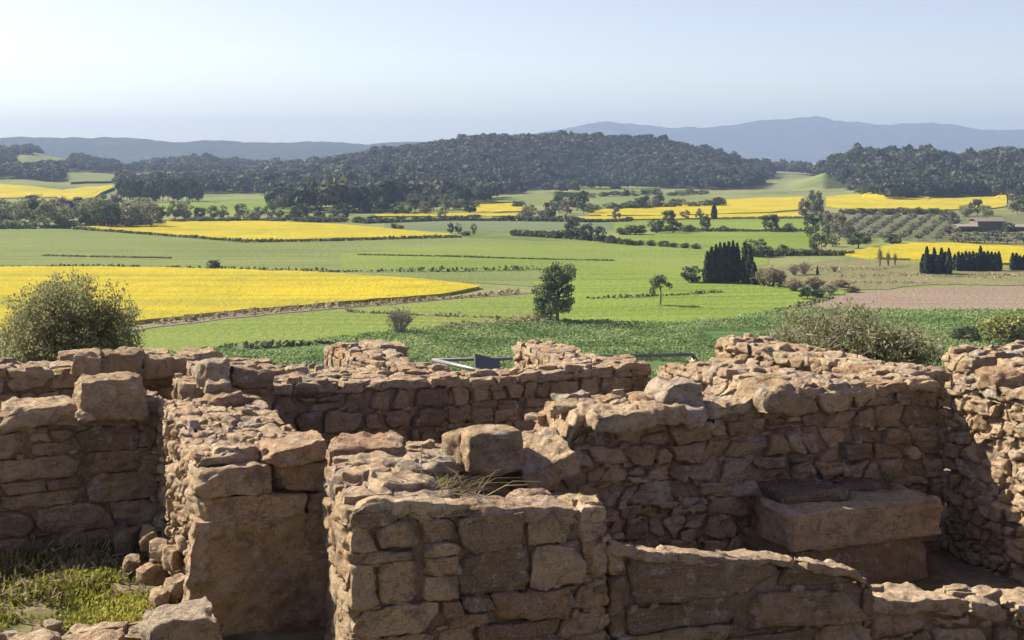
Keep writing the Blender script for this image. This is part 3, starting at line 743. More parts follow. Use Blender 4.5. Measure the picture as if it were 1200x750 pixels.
# ---- hedges and grassy banks
def strip(name, label, line, h, w, mat, cat, den=3.2, size=.55, gap=0.0, seed=1):
    pts = [np.array(ground_hit(px, py)) for px, py in line]
    if gap < .6 and mat is not M_DRY: den = den * 2.2
    r = np.random.default_rng(seed); C = []; T = []
    for a, b in zip(pts[:-1], pts[1:]):
        L = np.linalg.norm(b - a); n = int(L * den)
        t = r.uniform(0, 1, n); c = a + (b - a) * t[:, None]
        v = fbm(np.stack([c[:, 0] * .09, c[:, 1] * .09, c[:, 0] * 0], 1), seed, 3)
        low = v < -1 + gap
        hh = h * np.where(low, .3, np.clip(.75 + .55 * v, .3, 2))
        c[:, 2] += r.uniform(.02, 1, len(c)) ** .8 * hh
        d = (b - a) / L; nn = np.array([-d[1], d[0], 0])
        c += nn * (r.normal(size=len(c)) * w * .5)[:, None]
        C.append(c); T.append(np.clip(.5 + .4 * v + r.uniform(-.3, .3, len(c)), 0, 1))
    C = np.concatenate(C); T = np.concatenate(T)
    V, Q = quads(C, size, seed, up=(0, 0, 1), aspect=1.5)
    mb = MB(); mb.add(V, Q, np.repeat(T, 4))
    loose = mat is M_DRY or gap >= .6
    if loose and mat is not M_DRY: name, cat = 'weeds', 'weeds'
    tag(mb.build(name, mat, loc=pts[0]), label, cat, kind='stuff' if loose else None)
strip('hedgerow', 'thin dark grassy edge under the middle left rapeseed field', [(70, 267.5), (190, 276.3), (290, 284.3), (400, 282.5), (540, 278.3)], .9, 1.2, M_HEDGE, 'hedge', 4, .6, .3, 2)
strip('hedgerow', 'long thin line of weeds behind the big rapeseed field', [(-30, 314.5), (120, 313.5), (250, 316.5), (380, 318.5), (520, 318.5), (640, 316)], 1.0, 1.2, M_HEDGE, 'hedge', 5, .5, .75, 3)
strip('grass_verge', 'tall dry grass verge beside the pale dirt track', [(180, 381), (270, 370.5), (350, 363.5), (440, 356.8), (530, 349.7), (610, 343.5)], .8, 1.6, M_DRY, 'grass verge', 6, .5, .4, 4)
strip('grass_verge', 'broken line of rough grass across the light green field', [(405, 366), (450, 368), (520, 371.5), (630, 374.5)], .7, 1.0, M_DRY, 'grass verge', 7, .45, .85, 5)
strip('grass_verge', 'pale dry grass bank left of the tall lone tree', [(520, 388.5), (560, 385), (600, 381.5), (645, 379)], 1.1, 3.2, M_DRY, 'grass verge', 22, .5, .35, 6)
strip('hedgerow', 'dark weedy ditch line between wheat and crop at left', [(225, 413), (300, 409), (340, 406), (400, 401), (440, 396)], .9, 1.5, M_HEDGE, 'hedge', 14, .5, .85, 7)
strip('hedgerow', 'low weeds around the foot of the tall lone tree', [(660, 380), (690, 378.5), (715, 377)], .9, 2.0, M_HEDGE, 'hedge', 20, .4, .6, 8)
strip('hedgerow', 'weedy furrow line behind the small lone tree', [(690, 350.5), (740, 349), (800, 346), (850, 342.5)], .6, 1.0, M_HEDGE, 'hedge', 6, .45, .8, 9)
strip('hedgerow', 'weedy edge between bright wheat and ploughed field', [(860, 374.5), (900, 367.5), (935, 360.5), (975, 350)], .6, 1.0, M_HEDGE, 'hedge', 6, .45, .7, 10)
strip('hedgerow', 'dark hedge line behind the cypress clump', [(870, 300.5), (920, 299.5), (1000, 299)], 1.6, 2, M_HEDGE, 'hedge', 10, .8, .1, 11)
strip('hedgerow', 'long dark hedge in front of the thin rapeseed strips', [(425, 262), (520, 258.5), (610, 259), (700, 260.5), (740, 259)], 1.8, 2.5, M_HEDGE, 'hedge', 9, .9, .1, 12)
strip('hedgerow', 'dark hedge bordering the green field right of centre', [(765, 271), (850, 271.3), (930, 271.2), (955, 271.5)], 1.2, 2, M_HEDGE, 'hedge', 8, .7, .15, 13)
strip('hedgerow', 'hedge in the middle of the plain under three dark trees', [(600, 276), (660, 279), (720, 284), (745, 288)], 2.0, 2.5, M_HEDGE, 'hedge', 6, .8, .3, 14)
strip('hedgerow', 'hedge along the top of the olive rows', [(985, 250), (1050, 249), (1110, 251)], 1.8, 2, M_HEDGE, 'hedge', 8, .8, .2, 15)
strip('hedgerow', 'scrubby hedge under the tall tree belt at the left edge', [(-40, 268.5), (60, 267.5), (120, 265.5), (190, 263)], 3.2, 4, M_PALELEAF, 'hedge', 10, .9, .1, 50)
strip('hedgerow', 'faint dark furrow line crossing the middle wheat field', [(420, 299), (520, 301), (620, 304), (720, 306)], .35, .8, M_HEDGE, 'hedge', 9, .35, .55, 51)
strip('hedgerow', 'faint weedy line in the left grey green wheat field', [(50, 300), (110, 301.5), (200, 303)], .35, .8, M_HEDGE, 'hedge', 9, .35, .55, 52)
strip('hedgerow', 'reddish scrubby hedge at the foot of the long right rapeseed field', [(830, 256.8), (900, 256.4), (945, 256)], 1.0, 1.5, M_GREYLEAF, 'hedge', 6, .7, .3, 16)

def crop_plants():
    r = np.random.default_rng(12); n = 200000
    Y = 1 / r.uniform(1 / 275, 1 / 165, n); a = r.uniform(200, 1270, n); X = (a - 600) / F * Y
    top = interp(a, CROPTOP); py = HOR + EYE / Y * F
    c24, s24 = math.cos(R(24)), math.sin(R(24)); v = (-X * s24 + Y * c24) / .9; v = (np.round(v) + r.normal(size=n) * .16) * .9; u = X * c24 + Y * s24
    X, Y = u * c24 - v * s24, u * s24 + v * c24
    ok = (py > top + .5) & (fbm(np.stack([X * .06, Y * .06, X * 0], 1), 3, 3) > -.65); X, Y = X[ok], Y[ok]
    C = np.stack([X, Y, r.uniform(.15, .5, len(X)) + .4], 1)
    V, Q = quads(C, .27, 2, bias=np.array([0, 0, 1.2]))
    t = np.clip(.5 + .35 * fbm(np.stack([X * .2, Y * .2, X * 0], 1), 8, 3) + r.uniform(-.3, .3, len(X)), 0, 1)
    mb = MB(); mb.add(V, Q, np.repeat(t, 4))
    tag(mb.build('crop_plants', leaf_mat('crop_leaf', (.06, .115, .03), (.15, .23, .065), (.29, .36, .14), .35)), 'rows of leafy green plants growing in the crop field', 'crop', kind='stuff')
CROPTOP = [(200, 418), (300, 409.5), (440, 394.5), (540, 384.5), (640, 377.5), (680, 380), (790, 382), (860, 375), (930, 363), (1000, 364.5), (1100, 366.5), (1270, 365)]
crop_plants()
for i, (pp, gp) in enumerate([([(930, 318), (985, 315), (1040, 316)], .9), ([(985, 326), (1060, 322), (1130, 325), (1200, 323)], 1.0), ([(960, 333), (1030, 331), (1090, 333)], .95), ([(905, 338), (940, 334), (1000, 336)], .6)]):
    strip('grass_verge', ['dry grass streak below the three thin saplings', 'long dry grass streak in front of the cypress hedge', 'short dry grass streak near the ploughed field', 'thick dry reeds beside the field end scrub'][i], pp, [.4, .35, .35, 1.3][i], [4, 5, 4, 5][i], M_DRY, 'grass verge', 12, .35, gp - .25, 40 + i)
# ---- woods: one mass of crowns for each wooded hill
PROT = []
for s in range(6):
    r = np.random.default_rng(200 + s); n = 110
    d = r.normal(size=(n, 3)); d /= np.linalg.norm(d, axis=1)[:, None]; d[:, 2] = np.abs(d[:, 2]) * 1.1 - .25
    lump = 1 + .28 * vnoise(d * 1.9, s)
    C = d * np.array([.5, .5, .55]) * (lump * r.uniform(.75, 1, n))[:, None] + np.array([0, 0, .5])
    V, Q = quads(C, .24, s, bias=d * 1.4)
    PROT.append((V, np.repeat(r.uniform(-.2, .2, n), 4)))
def wood(label, boxes, space, hmin, hmax, seed, mask=None, name='woodland'):
    r = np.random.default_rng(seed); P3 = []
    for (x0, x1, y0, y1) in boxes:
        nx, ny = int((x1 - x0) / space), int((y1 - y0) / space)
        gx, gy = np.meshgrid(np.arange(nx), np.arange(ny))
        X = x0 + (gx + r.uniform(-.5, .5, gx.shape)) * space; Y = y0 + (gy + r.uniform(-.5, .5, gx.shape)) * space
        P3.append(np.stack([X.ravel(), Y.ravel()], 1))
    P3 = np.concatenate(P3)
    a = P3[:, 0] / P3[:, 1] * F + 600
    keep = mask(a, P3[:, 0], P3[:, 1]) if mask else np.ones(len(P3), bool)
    P3 = P3[keep]; n = len(P3)
    Z = height(P3[:, 0], P3[:, 1])
    big = vnoise(np.stack([P3[:, 0] / 45, P3[:, 1] / 60, Z * 0], 1), seed)
    H = r.uniform(hmin, hmax, n) * (1 + .15 * big) * np.where(r.random(n) > .94, 1.35, 1); Wd = H * r.uniform(.7, 1.2, n); T = np.clip(r.beta(.9, 1.6, n) + .35 * big, 0, 1)
    V = np.zeros((n, 440, 3)); TT = np.zeros((n, 440)); which = r.integers(0, 6, n); ang = r.uniform(0, 6.28, n)
    for k in range(6):
        m = which == k; v, t = PROT[k]
        c, s = np.cos(ang[m])[:, None], np.sin(ang[m])[:, None]
        V[m, :, 0] = (c * v[:, 0] - s * v[:, 1]) * Wd[m][:, None] + P3[m, 0][:, None]
        V[m, :, 1] = (s * v[:, 0] + c * v[:, 1]) * Wd[m][:, None] + P3[m, 1][:, None]
        V[m, :, 2] = v[:, 2] * H[m][:, None] + Z[m][:, None]
        TT[m] = np.clip(T[m][:, None] + t, 0, 1)
    mb = MB(); mb.add(V.reshape(-1, 3), np.arange(n * 440).reshape(-1, 4), TT.ravel())
    tag(mb.build(name, M_WOOD), label, 'woodland', kind='stuff')
    return n
def mask_c(a, x, y):
    yf = EYE * F / (interp(a, HILLS['central']['foot']) - HOR)
    edge = 40 * fbm(np.stack([x / 90, y / 90, x * 0], 1), 5, 2)
    return (y > yf + 15 + edge) & (a > 300 + edge * .4) & (a < 905) & (y < 1780) & ~((a > 860) & (y > 1500) & (y < 1560))
def mask_r(a, x, y):
    yf = EYE * F / (interp(a, HILLS['right']['foot']) - HOR)
    return (y > yf + 8 + 14 * fbm(np.stack([x / 40, y / 40, x * 0], 1), 6, 2)) & (a > 948) & (a < 1260) & (y < 1400)
def mask_l(a, x, y):
    py = HOR + (EYE - height(x, y)) / y * F
    n = fbm(np.stack([x / 90, y / 140, x * 0], 1), 9, 2)
    f1 = (a > 74) & (a < 205) & (py > 203) & (py < 217)
    f2 = (a > 18) & (a < 84) & (py > 182) & (py < 198)
    f3 = (a < 140) & (py > 214)
    return (a > -60) & (a < 345) & (y < 2250) & (py < 233) & ~f1 & ~f2 & ~f3 & (n > np.where(a < 300, -.12, -.6)) & (y > 1010)
def mask_g(a, x, y):
    return (a > 820) & (a < 1000) & (y > 1750)
def mask_f(a, x, y):
    n = fbm(np.stack([x / 45, y / 60, x * 0], 1), 19, 2); py = HOR + (EYE - height(x, y)) / y * F
    return (a > 318) & (a < 600 - (py - 226) * 2.2) & (py > 226) & (py < 250) & (n > -.35 + (py - 226) * .018)
def mask_s(a, x, y):
    n = fbm(np.stack([x / 40, y / 50, x * 0], 1), 29, 2)
    return (a > 590) & (a < 840) & (y > 880) & (y < 1300) & (n > .48)
wood('rounded grey green trees scattered along the foot of the central woods', [(-220, 20, 680, 1250)], 9.5, 7, 12, 7, mask_f)
wood('small scattered copses on the meadow below the central hill', [(-20, 220, 880, 1300)], 8, 5, 9, 8, mask_s)
n1 = wood('dense dark evergreen woods covering the central hill', [(-420, 420, 1080, 1780)], 7.4, 6, 12, 1, mask_c)
n2 = wood('dense woods covering the right hill', [(180, 520, 900, 1400)], 6.8, 6, 13, 2, mask_r)
n3 = wood('scattered woods covering the low left hills', [(-900, -150, 1010, 2250)], 8.2, 7, 11, 3, mask_l)
n4 = wood('far belt of trees in the gap between the hills', [(200, 480, 1760, 2050)], 9, 8, 13, 4, mask_g)
print('wood trees', n1, n2, n3, n4)

# ------------------------------------------------------------------ farm
M_WALLP = plain_mat('farm_wall', (.13, .11, .095), .95); M_ROOF = plain_mat('roof_tile', (.16, .125, .1), .9); M_SHEET = plain_mat('roof_sheet', (.24, .215, .19), .7); M_DARKIN = plain_mat('opening_shade', (.05, .045, .04), .9)
def farm(name, label, cat, px0, px1, pyb, hpx, depth, roof_m, pitch=.25, opening=True):
    x0, y, z = ground_hit(px0, pyb); x1 = (px1 - 600) / F * y; h = hpx / F * y
    o = empty(name, ((x0 + x1) / 2, y, z)); w = (x1 - x0) / 2
    mb = MB(); box(mb, -w, w, 0, depth, -.3, h); wl = mb.build('wall', M_WALLP, o)
    mb = MB(); r = w * pitch * .7
    boxv(mb, [(-w - .4, -.5, h), (w + .4, -.5, h), (w + .4, depth / 2, h + r), (-w - .4, depth / 2, h + r), (-w - .4, -.5, h + .25), (w + .4, -.5, h + .25), (w + .4, depth / 2, h + r + .25), (-w - .4, depth / 2, h + r + .25)])
    boxv(mb, [(-w - .4, depth / 2 + .003, h + r), (w + .4, depth / 2 + .003, h + r), (w + .4, depth + .5, h), (-w - .4, depth + .5, h), (-w - .4, depth / 2 + .003, h + r + .25), (w + .4, depth / 2 + .003, h + r + .25), (w + .4, depth + .5, h + .25), (-w - .4, depth + .5, h + .25)])
    mb.build('roof', roof_m, o)
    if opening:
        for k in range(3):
            mb = MB(); c = -w * .62 + k * w * .62; box(mb, c - w * .2, c + w * .2, -.06, .02, 0, h * .6); mb.build('doorway', M_DARKIN, wl)  # dark panel on the wall stands in for the shade inside the opening
    tag(o, label, cat)
farm('farm_shed', 'long low open shed with pale sheet roof left of the barn', 'shed', 1124, 1147, 272, 6, 7, M_SHEET)
farm('barn', 'grey brown stone barn with a tiled roof above the olive rows', 'barn', 1146, 1178, 272, 12, 10, M_ROOF, .3, False)
farm('farm_shed', 'low shed with pale roof at the right edge beside the barn', 'shed', 1182, 1222, 271, 4.5, 6, M_SHEET, .2)

# ------------------------------------------------------------------ ruins
TOPO = {}
def topo(nx, ny, nz):
    key = (nx, ny, nz)
    if key in TOPO: return TOPO[key]
    ids = {}; L = []; Q = []
    def v(i, j, k):
        q = (i, j, k)
        if q not in ids: ids[q] = len(L); L.append(q)
        return ids[q]
    for i in range(nx):
        for j in range(ny):
            Q.append((v(i, j, nz), v(i + 1, j, nz), v(i + 1, j + 1, nz), v(i, j + 1, nz)))
            Q.append((v(i, j + 1, 0), v(i + 1, j + 1, 0), v(i + 1, j, 0), v(i, j, 0)))
    for i in range(nx):
        for k in range(nz):
            Q.append((v(i, 0, k), v(i + 1, 0, k), v(i + 1, 0, k + 1), v(i, 0, k + 1)))
            Q.append((v(i, ny, k + 1), v(i + 1, ny, k + 1), v(i + 1, ny, k), v(i, ny, k)))
    for j in range(ny):
        for k in range(nz):
            Q.append((v(0, j, k + 1), v(0, j + 1, k + 1), v(0, j + 1, k), v(0, j, k)))
            Q.append((v(nx, j, k), v(nx, j + 1, k), v(nx, j + 1, k + 1), v(nx, j, k + 1)))
    a = np.array(L, float); s = a / np.array([nx, ny, nz]) * 2 - 1
    s = .45 * s + .55 * np.sin(s * math.pi / 2)
    TOPO[key] = (s, np.array(Q))
    return TOPO[key]

SEED = [0]
def stone(mb, O, U, V_, N, corners, w0, w1, res=.03, bevel=.3, lump=.1, rough=.012, tint=None, mat=0, noff=None, chips=5):
    """one block: corners = four (u,v) of its face, from w0 to w1 along N"""
    SEED[0] += 1; sd = SEED[0]
    c = np.array(corners, float)
    a = (np.linalg.norm(c[1] - c[0]) + np.linalg.norm(c[2] - c[3])) / 4
    b = (np.linalg.norm(c[3] - c[0]) + np.linalg.norm(c[2] - c[1])) / 4
    d = (w1 - w0) / 2
    nx = int(np.clip(round(2 * a / res), 4, 40)); ny = int(np.clip(round(2 * b / res), 4, 30)); nz = int(np.clip(round(2 * d / res / 1.5), 3, 14))
    s, Q = topo(nx, ny, nz)
    half = np.array([a, b, d]); r = bevel * min(a, b, d)
    p = s * half
    inner = np.clip(p, -(half - r), half - r)
    dv = p - inner; ln = np.linalg.norm(dv, axis=1)[:, None]; nrm = dv / (ln + 1e-9)
    p = inner + nrm * r
    st = np.clip((p[:, :2] / half[:2] + 1) / 2, 0, 1)
    S, T = st[:, 0:1], st[:, 1:2]
    uv = (1 - S) * (1 - T) * c[0] + S * (1 - T) * c[1] + S * T * c[2] + (1 - S) * T * c[3]
    w = (w0 + w1) / 2 + p[:, 2]
    if noff is not None: w = w + noff(uv[:, 0])
    W = np.asarray(O) + uv[:, 0:1] * U + uv[:, 1:2] * V_ + w[:, None] * N
    NW = nrm[:, 0:1] * U + nrm[:, 1:2] * V_ + nrm[:, 2:3] * N
    m = min(a, b, d)
    off = sd * 3.17
    n1 = fbm(W * (.55 / m) + off, sd % 97, 2)
    n2 = fbm(W * 14 + off, sd % 89, 3)
    n3 = vnoise(W * np.array([7, 7, 40]), 5) + .6 * np.abs(vnoise(W * np.array([22, 22, 70]), 8))
    n4 = np.abs(vnoise(W * 6.5 + off, sd % 83)) + .5 * np.abs(vnoise(W * 15 + off, sd % 71))
    rs = np.random.default_rng(sd)
    cen = W.mean(0); ext = np.abs(W - cen) ; 
    for _ in range(chips):
        q = rs.normal(size=3) * np.array([1, .9, .8]); q[2] = abs(q[2])
        pn = q[0] * U + q[1] * V_ + q[2] * N; pn = pn / np.linalg.norm(pn)
        dd = (W - cen) @ pn; lim = dd.max() * rs.uniform(.72, .93)
        W = W - np.maximum(0, dd - lim)[:, None] * pn * .93
    disp = lump * m * n1 + rough * n2 + rough * .7 * n3 - rough * 1.5 * (n4 - .35)
    W = W + NW * disp[:, None]
    mb.add(W, Q, rng.uniform(0, 1) if tint is None else tint, mat)

def panel(mb, O, U, N, length, top, v0=0.0, course=.2, slen=.4, depth=.18, joint=.012, wob=.03, tilt=.02, split=.15, res=.03, bevel=.3, lump=.12, rough=.012,
          V_=(0, 0, 1), noff=None, out=.018, courses=None, seed=0, merge=.0, tints=None, skip=0.0, pins=5.0):
    """a face of masonry: wavy courses, slanting joints, stones of uneven length"""
    r = random.Random(seed); U = np.asarray(U, float); N = np.asarray(N, float); V_ = np.asarray(V_, float)
    hmax = max(float(top(u)) for u in np.linspace(0, length, 40))
    lv = [v0]; k = 0
    while lv[-1] < hmax - .02:
        h = courses[k] if courses and k < len(courses) else course * r.uniform(.7, 1.35)
        if hmax - lv[-1] - h < course * .4: h = hmax - lv[-1]
        lv.append(lv[-1] + h); k += 1
    def lev(k, u):
        if k == 0: return lv[0]
        v = lv[k] + wob * float(fb1(u * 2.2 + k * 7.3, seed + k)[0])
        return v
    for k in range(len(lv) - 1):
        u = -r.uniform(0, slen * .5); h = lv[k + 1] - lv[k]
        js = [0.0]
        while js[-1] < length - slen * .3:
            js.append(js[-1] + slen * r.uniform(.45, 1.7) * (.65 + .35 * min(2, h / course)))
        js[-1] = length
        tl = [0] + [r.uniform(-tilt, tilt) for _ in js[1:-1]] + [0]
        for i in range(len(js) - 1):
            if skip and r.random() < skip: continue
            a, b = js[i], js[i + 1]
            if b - a < .05: continue
            tb = [(a + tl[i], lev(k, a)), (b + tl[i + 1], lev(k, b)), (b - tl[i + 1], lev(k + 1, b)), (a - tl[i], lev(k + 1, a))]
            cs = []
            for j, (uu, vv) in enumerate(tb):
                cs.append([uu, min(vv, float(top(min(max(uu, 0), length))))])
            if cs[3][1] - cs[0][1] < .035 and cs[2][1] - cs[1][1] < .035: continue
            if cs[3][1] - cs[0][1] < .02: cs[3][1] = cs[0][1] + .02
            if cs[2][1] - cs[1][1] < .02: cs[2][1] = cs[1][1] + .02
            if pins and k > 0:
                for _ in range(int((b - a) * pins + r.random())):
                    pu = r.uniform(a, b); pv = lev(k, pu); pw = r.uniform(.018, .05); ph = r.uniform(.012, .028)
                    if pv + ph > float(top(min(max(pu, 0), length))): continue
                    po = r.uniform(-.022, .004)
                    stone(mb, O, U, V_, N, [(pu - pw, pv - ph), (pu + pw, pv - ph * r.uniform(.5, 1)), (pu + pw * .9, pv + ph), (pu - pw * .8, pv + ph * r.uniform(.6, 1))], po - .07, po, .03, .4, .25, .006, None if tints is None else r.uniform(*tints), noff=noff, chips=3)
            def put(c4):
                g = joint * r.uniform(.5, 1.6)
                c4 = [[c4[0][0] + g, c4[0][1] + g * .7], [c4[1][0] - g, c4[1][1] + g * .7], [c4[2][0] - g, c4[2][1] - g * .7], [c4[3][0] + g, c4[3][1] - g * .7]]
                o_ = r.uniform(-out, out)
                stone(mb, O, U, V_, N, c4, -depth + o_, o_, res, bevel * r.uniform(.35, .85), lump * r.uniform(.4, .95), rough, None if tints is None else r.uniform(*tints), noff=noff)
            if split and h > .13 and r.random() < split:
                f = r.uniform(.35, .65)
                mL = [cs[0][0], cs[0][1] + (cs[3][1] - cs[0][1]) * f]; mR = [cs[1][0], cs[1][1] + (cs[2][1] - cs[1][1]) * (f + r.uniform(-.1, .1))]
                put([cs[0], cs[1], mR, mL])
                if r.random() < .5 and b - a > .25:
                    q = r.uniform(.4, .6)
                    mm = [mL[0] + (mR[0] - mL[0]) * q, mL[1] + (mR[1] - mL[1]) * q]; tt = [cs[3][0] + (cs[2][0] - cs[3][0]) * q, cs[3][1] + (cs[2][1] - cs[3][1]) * q]
                    put([mL, mm, tt, cs[3]]); put([mm, mR, cs[2], tt])
                else: put([mL, mR, cs[2], cs[3]])
            else: put(cs)

A20 = R(20)
E = np.array([math.cos(A20), math.sin(A20), 0]); GG = np.array([-math.sin(A20), math.cos(A20), 0])
FLOOR = EYE - 3.05
UP = np.array([0, 0, 1.0])

def wall(name, label, p0, d, length, thick, prof, base=FLOOR - .1, seed=0, course=.2, slen=.4, courses=None, top_size=.3, res=.03, ends=(True, True), back=False,
         front=True, wob=.03, tilt=.025, split=.2, lump=.12, bevel=.3, joint=.012, rough=.012, top_tilt=.5, tints=None, toptints=None, endslen=None, endcourse=None, topthick=.075, out=.018, litter=16.0, pins=5.0):
    """p0: (x, y) of the front face's start, d its direction, prof: (s, top height) pairs relative to the eye; thickness lies behind"""
    d = np.asarray(d, float); d = d / np.linalg.norm(d)
    nb = np.array([-d[1], d[0], 0])            # towards the back
    O = np.array([p0[0], p0[1], base]); pr = [(s, EYE + z - base) for s, z in prof]
    if len(pr) == 1: pr = [(0, pr[0][1]), (length, pr[0][1])]
    top = lambda u: float(interp(u, pr)) + .012 * float(fb1(float(u) * 3.1, seed + 50)[0])
    topv = lambda u: interp(u, pr) + .012 * fb1(np.asarray(u) * 3.1, seed + 50)
    root = empty(name, O + d * length / 2)
    mb = MB()
    kw = dict(pins=pins, wob=wob, tilt=tilt, split=split, lump=lump, bevel=bevel, joint=joint, rough=rough, res=res, tints=tints, out=out)
    dep = min(.2, thick * .45)
    lower = lambda u: top(u) - topthick * .35
    if front: panel(mb, O, d, -nb, length, lower, course=course, slen=slen, courses=courses, depth=dep, seed=seed, **kw)
    if back: panel(mb, O + d * length + nb * thick, -d, nb, length, lambda u: lower(length - u), course=course, slen=slen, depth=dep, seed=seed + 1, **{**kw, 'res': res * 1.6})
    if ends[0]: panel(mb, O + nb * (thick - .01), -nb, -d, thick - .02, lambda u: lower(0), course=endcourse or course, slen=endslen or slen * .6, depth=dep, seed=seed + 2, **kw)
    if ends[1]: panel(mb, O + d * length + nb * .01, nb, d, thick - .02, lambda u: lower(length), course=endcourse or course, slen=endslen or slen * .6, depth=dep, seed=seed + 3, **kw)
    me = mb.build('masonry', M_STONE, root, True, None) if mb.V else None
    tb = MB()
    panel(tb, O, d, UP, length, lambda u: thick, v0=0, course=top_size * .62, slen=top_size * .95, depth=topthick, joint=.003, wob=.06, tilt=.09, split=.35, res=res, bevel=.16, lump=.08, rough=rough * 1.1,
          V_=nb, noff=topv, out=.011, pins=0, seed=seed + 4, tints=toptints)  # top stones get paler tints, sunlight on the tops put into their colour
    rt = random.Random(seed + 77)
    for _ in range(int(length * thick * litter)):
        uu = rt.uniform(.03, length - .03); vv = rt.uniform(.04, thick - .04); sx = rt.uniform(.03, .13) * top_size / .3; sy = sx * rt.uniform(.5, .9); hh = rt.uniform(.012, .034)
        sx = min(sx, uu, length - uu); ca, sa = math.cos(rt.uniform(-.6, .6)), math.sin(rt.uniform(-.6, .6))
        q = [(-sx, -sy), (sx * rt.uniform(.7, 1.1), -sy * rt.uniform(.6, 1)), (sx, sy * rt.uniform(.6, 1)), (-sx * rt.uniform(.6, 1), sy)]
        q = [(min(max(uu + x_ * ca - y_ * sa, .005), length - .005), min(max(vv + x_ * sa + y_ * ca, .005), thick - .005)) for x_, y_ in q]
        zt = top(uu) + rt.uniform(-.01, .015)
        stone(tb, O + UP * zt, d, nb, UP, q, -.03, hh, res * .8, .14, .1, rough, None if toptints is None else rt.uniform(*toptints), chips=5)
    tp = tb.build('coping', M_STONE, root, True)
    cb = MB(); ns = max(2, int(length / .12)); ins = .046
    us = np.linspace(ins, length - ins, ns + 1)
    Vc = []
    for u in us:
        b = O + d * u
        t = UP * (top(u) - .07)
        Vc += [b + nb * ins, b + nb * (thick - ins), b + nb * (thick - ins) + t, b + nb * ins + t]
    Q = [(0, 1, 2, 3), (ns * 4 + 3, ns * 4 + 2, ns * 4 + 1, ns * 4)]
    for i in range(ns):
        for k in range(4):
            k2 = (k + 1) % 4
            Q.append((i * 4 + k2, i * 4 + k, (i + 1) * 4 + k, (i + 1) * 4 + k2))
    cb.add(Vc, Q); co = cb.build('mortar', M_CORE, root)
    bpy.context.view_layer.update()
    for o in (me, tp, co):
        if o: o.matrix_parent_inverse = root.matrix_world.inverted()
    tag(root, label, 'wall', 'ruined walls')
    return root

def rock(name, label, c, size, rz=0, tilt=(0, 0), bevel=.45, lump=.22, rough=.014, res=.025, tint=None, cat='stone', skew=.12, group=None, parent=None, smoothq=True, chips=9):
    """a loose block resting with its underside at c"""
    r = random.Random(SEED[0] * 7 + 3)
    a, b, h = size[0] / 2, size[1] / 2, size[2]
    cz, sz = math.cos(rz), math.sin(rz)
    U = np.array([cz, sz, math.tan(tilt[0])]); U /= np.linalg.norm(U)
    V_ = np.array([-sz, cz, math.tan(tilt[1])]); V_ -= U * U.dot(V_); V_ /= np.linalg.norm(V_)
    N = np.cross(U, V_)
    cs = [[-a * (1 + r.uniform(-skew, skew)), -b * (1 + r.uniform(-skew, skew))], [a * (1 + r.uniform(-skew, skew)), -b * (1 + r.uniform(-skew, skew))],
          [a * (1 + r.uniform(-skew, skew)), b * (1 + r.uniform(-skew, skew))], [-a * (1 + r.uniform(-skew, skew)), b * (1 + r.uniform(-skew, skew))]]
    mb = MB(); stone(mb, np.asarray(c, float), U, V_, N, cs, 0, h, res * .8, bevel * (.45 if bevel < .7 else .9), lump * .6, rough * 1.3, tint, chips=chips)
    o = mb.build(name, M_STONE, None, smoothq, np.asarray(c, float))
    if parent is not None:
        bpy.context.view_layer.update(); o.parent = parent; o.matrix_parent_inverse = parent.matrix_world.inverted()
        if label: o['label'] = label
    else: tag(o, label, cat, group)
    return o

def at(px, py, Y): return P(px, py, Y)

# near wall, three parts of falling height
wall('near_wall', 'nearest wall of large squared blocks at the bottom centre', (-.80, 7.0), E, 1.40, .30, [(0, -1.70), (.7, -1.77), (1.40, -1.84)], seed=101, courses=[.36, .13, .17, .12, .15, .2, .2],
     course=.16, slen=.3, res=.013, split=.25, lump=.12, bevel=.2, joint=.006, wob=.035, tilt=.035, tints=(.05, .9), endslen=.3, top_size=.4, litter=5, toptints=(.4, .95))
slab_d = (np.array([2.30, 8.02]) - np.array([.53, 7.48])); slab_L = np.linalg.norm(slab_d)
wall('slab_wall', 'low wall of upright slabs with a curved end right of the nearest wall', (.525, 7.475), E, 1.62, .17, [(0, -2.03), (.35, -2.10), (.68, -2.165), (1.2, -2.255), (1.45, -2.31), (1.56, -2.35), (1.62, -2.40)], seed=111,
     courses=[.34, .2, .22, .5], course=.3, slen=.6, res=.015, split=.05, lump=.08, bevel=.18, joint=.009, wob=.02, tints=(.05, .6), top_size=.3, topthick=.05, litter=0, toptints=(.4, .75))
wall('low_wall', 'lowest wall stretch with a broad lit top at the bottom right corner', (2.04, 8.03), E, 2.6, .34, [(0, -2.51), (.5, -2.55), (1.1, -2.64), (2.6, -2.75)], seed=121,
     course=.15, slen=.33, res=.016, tints=(.05, .9), litter=5, top_size=.42, toptints=(.45, .95))
# wall running back from the nearest wall
d_j = np.array([-.20, .98, 0])
wall('cross_wall', 'short cross wall of flat slabs behind the nearest wall', (-.36, 7.33), d_j, 1.95, .46, [(0, -1.80), (.6, -1.82), (1.3, -1.84), (1.95, -1.86)], seed=131, course=.15, slen=.28, res=.022, back=True, ends=(False, True),
     top_size=.3, toptints=(.4, 1), wob=.04)
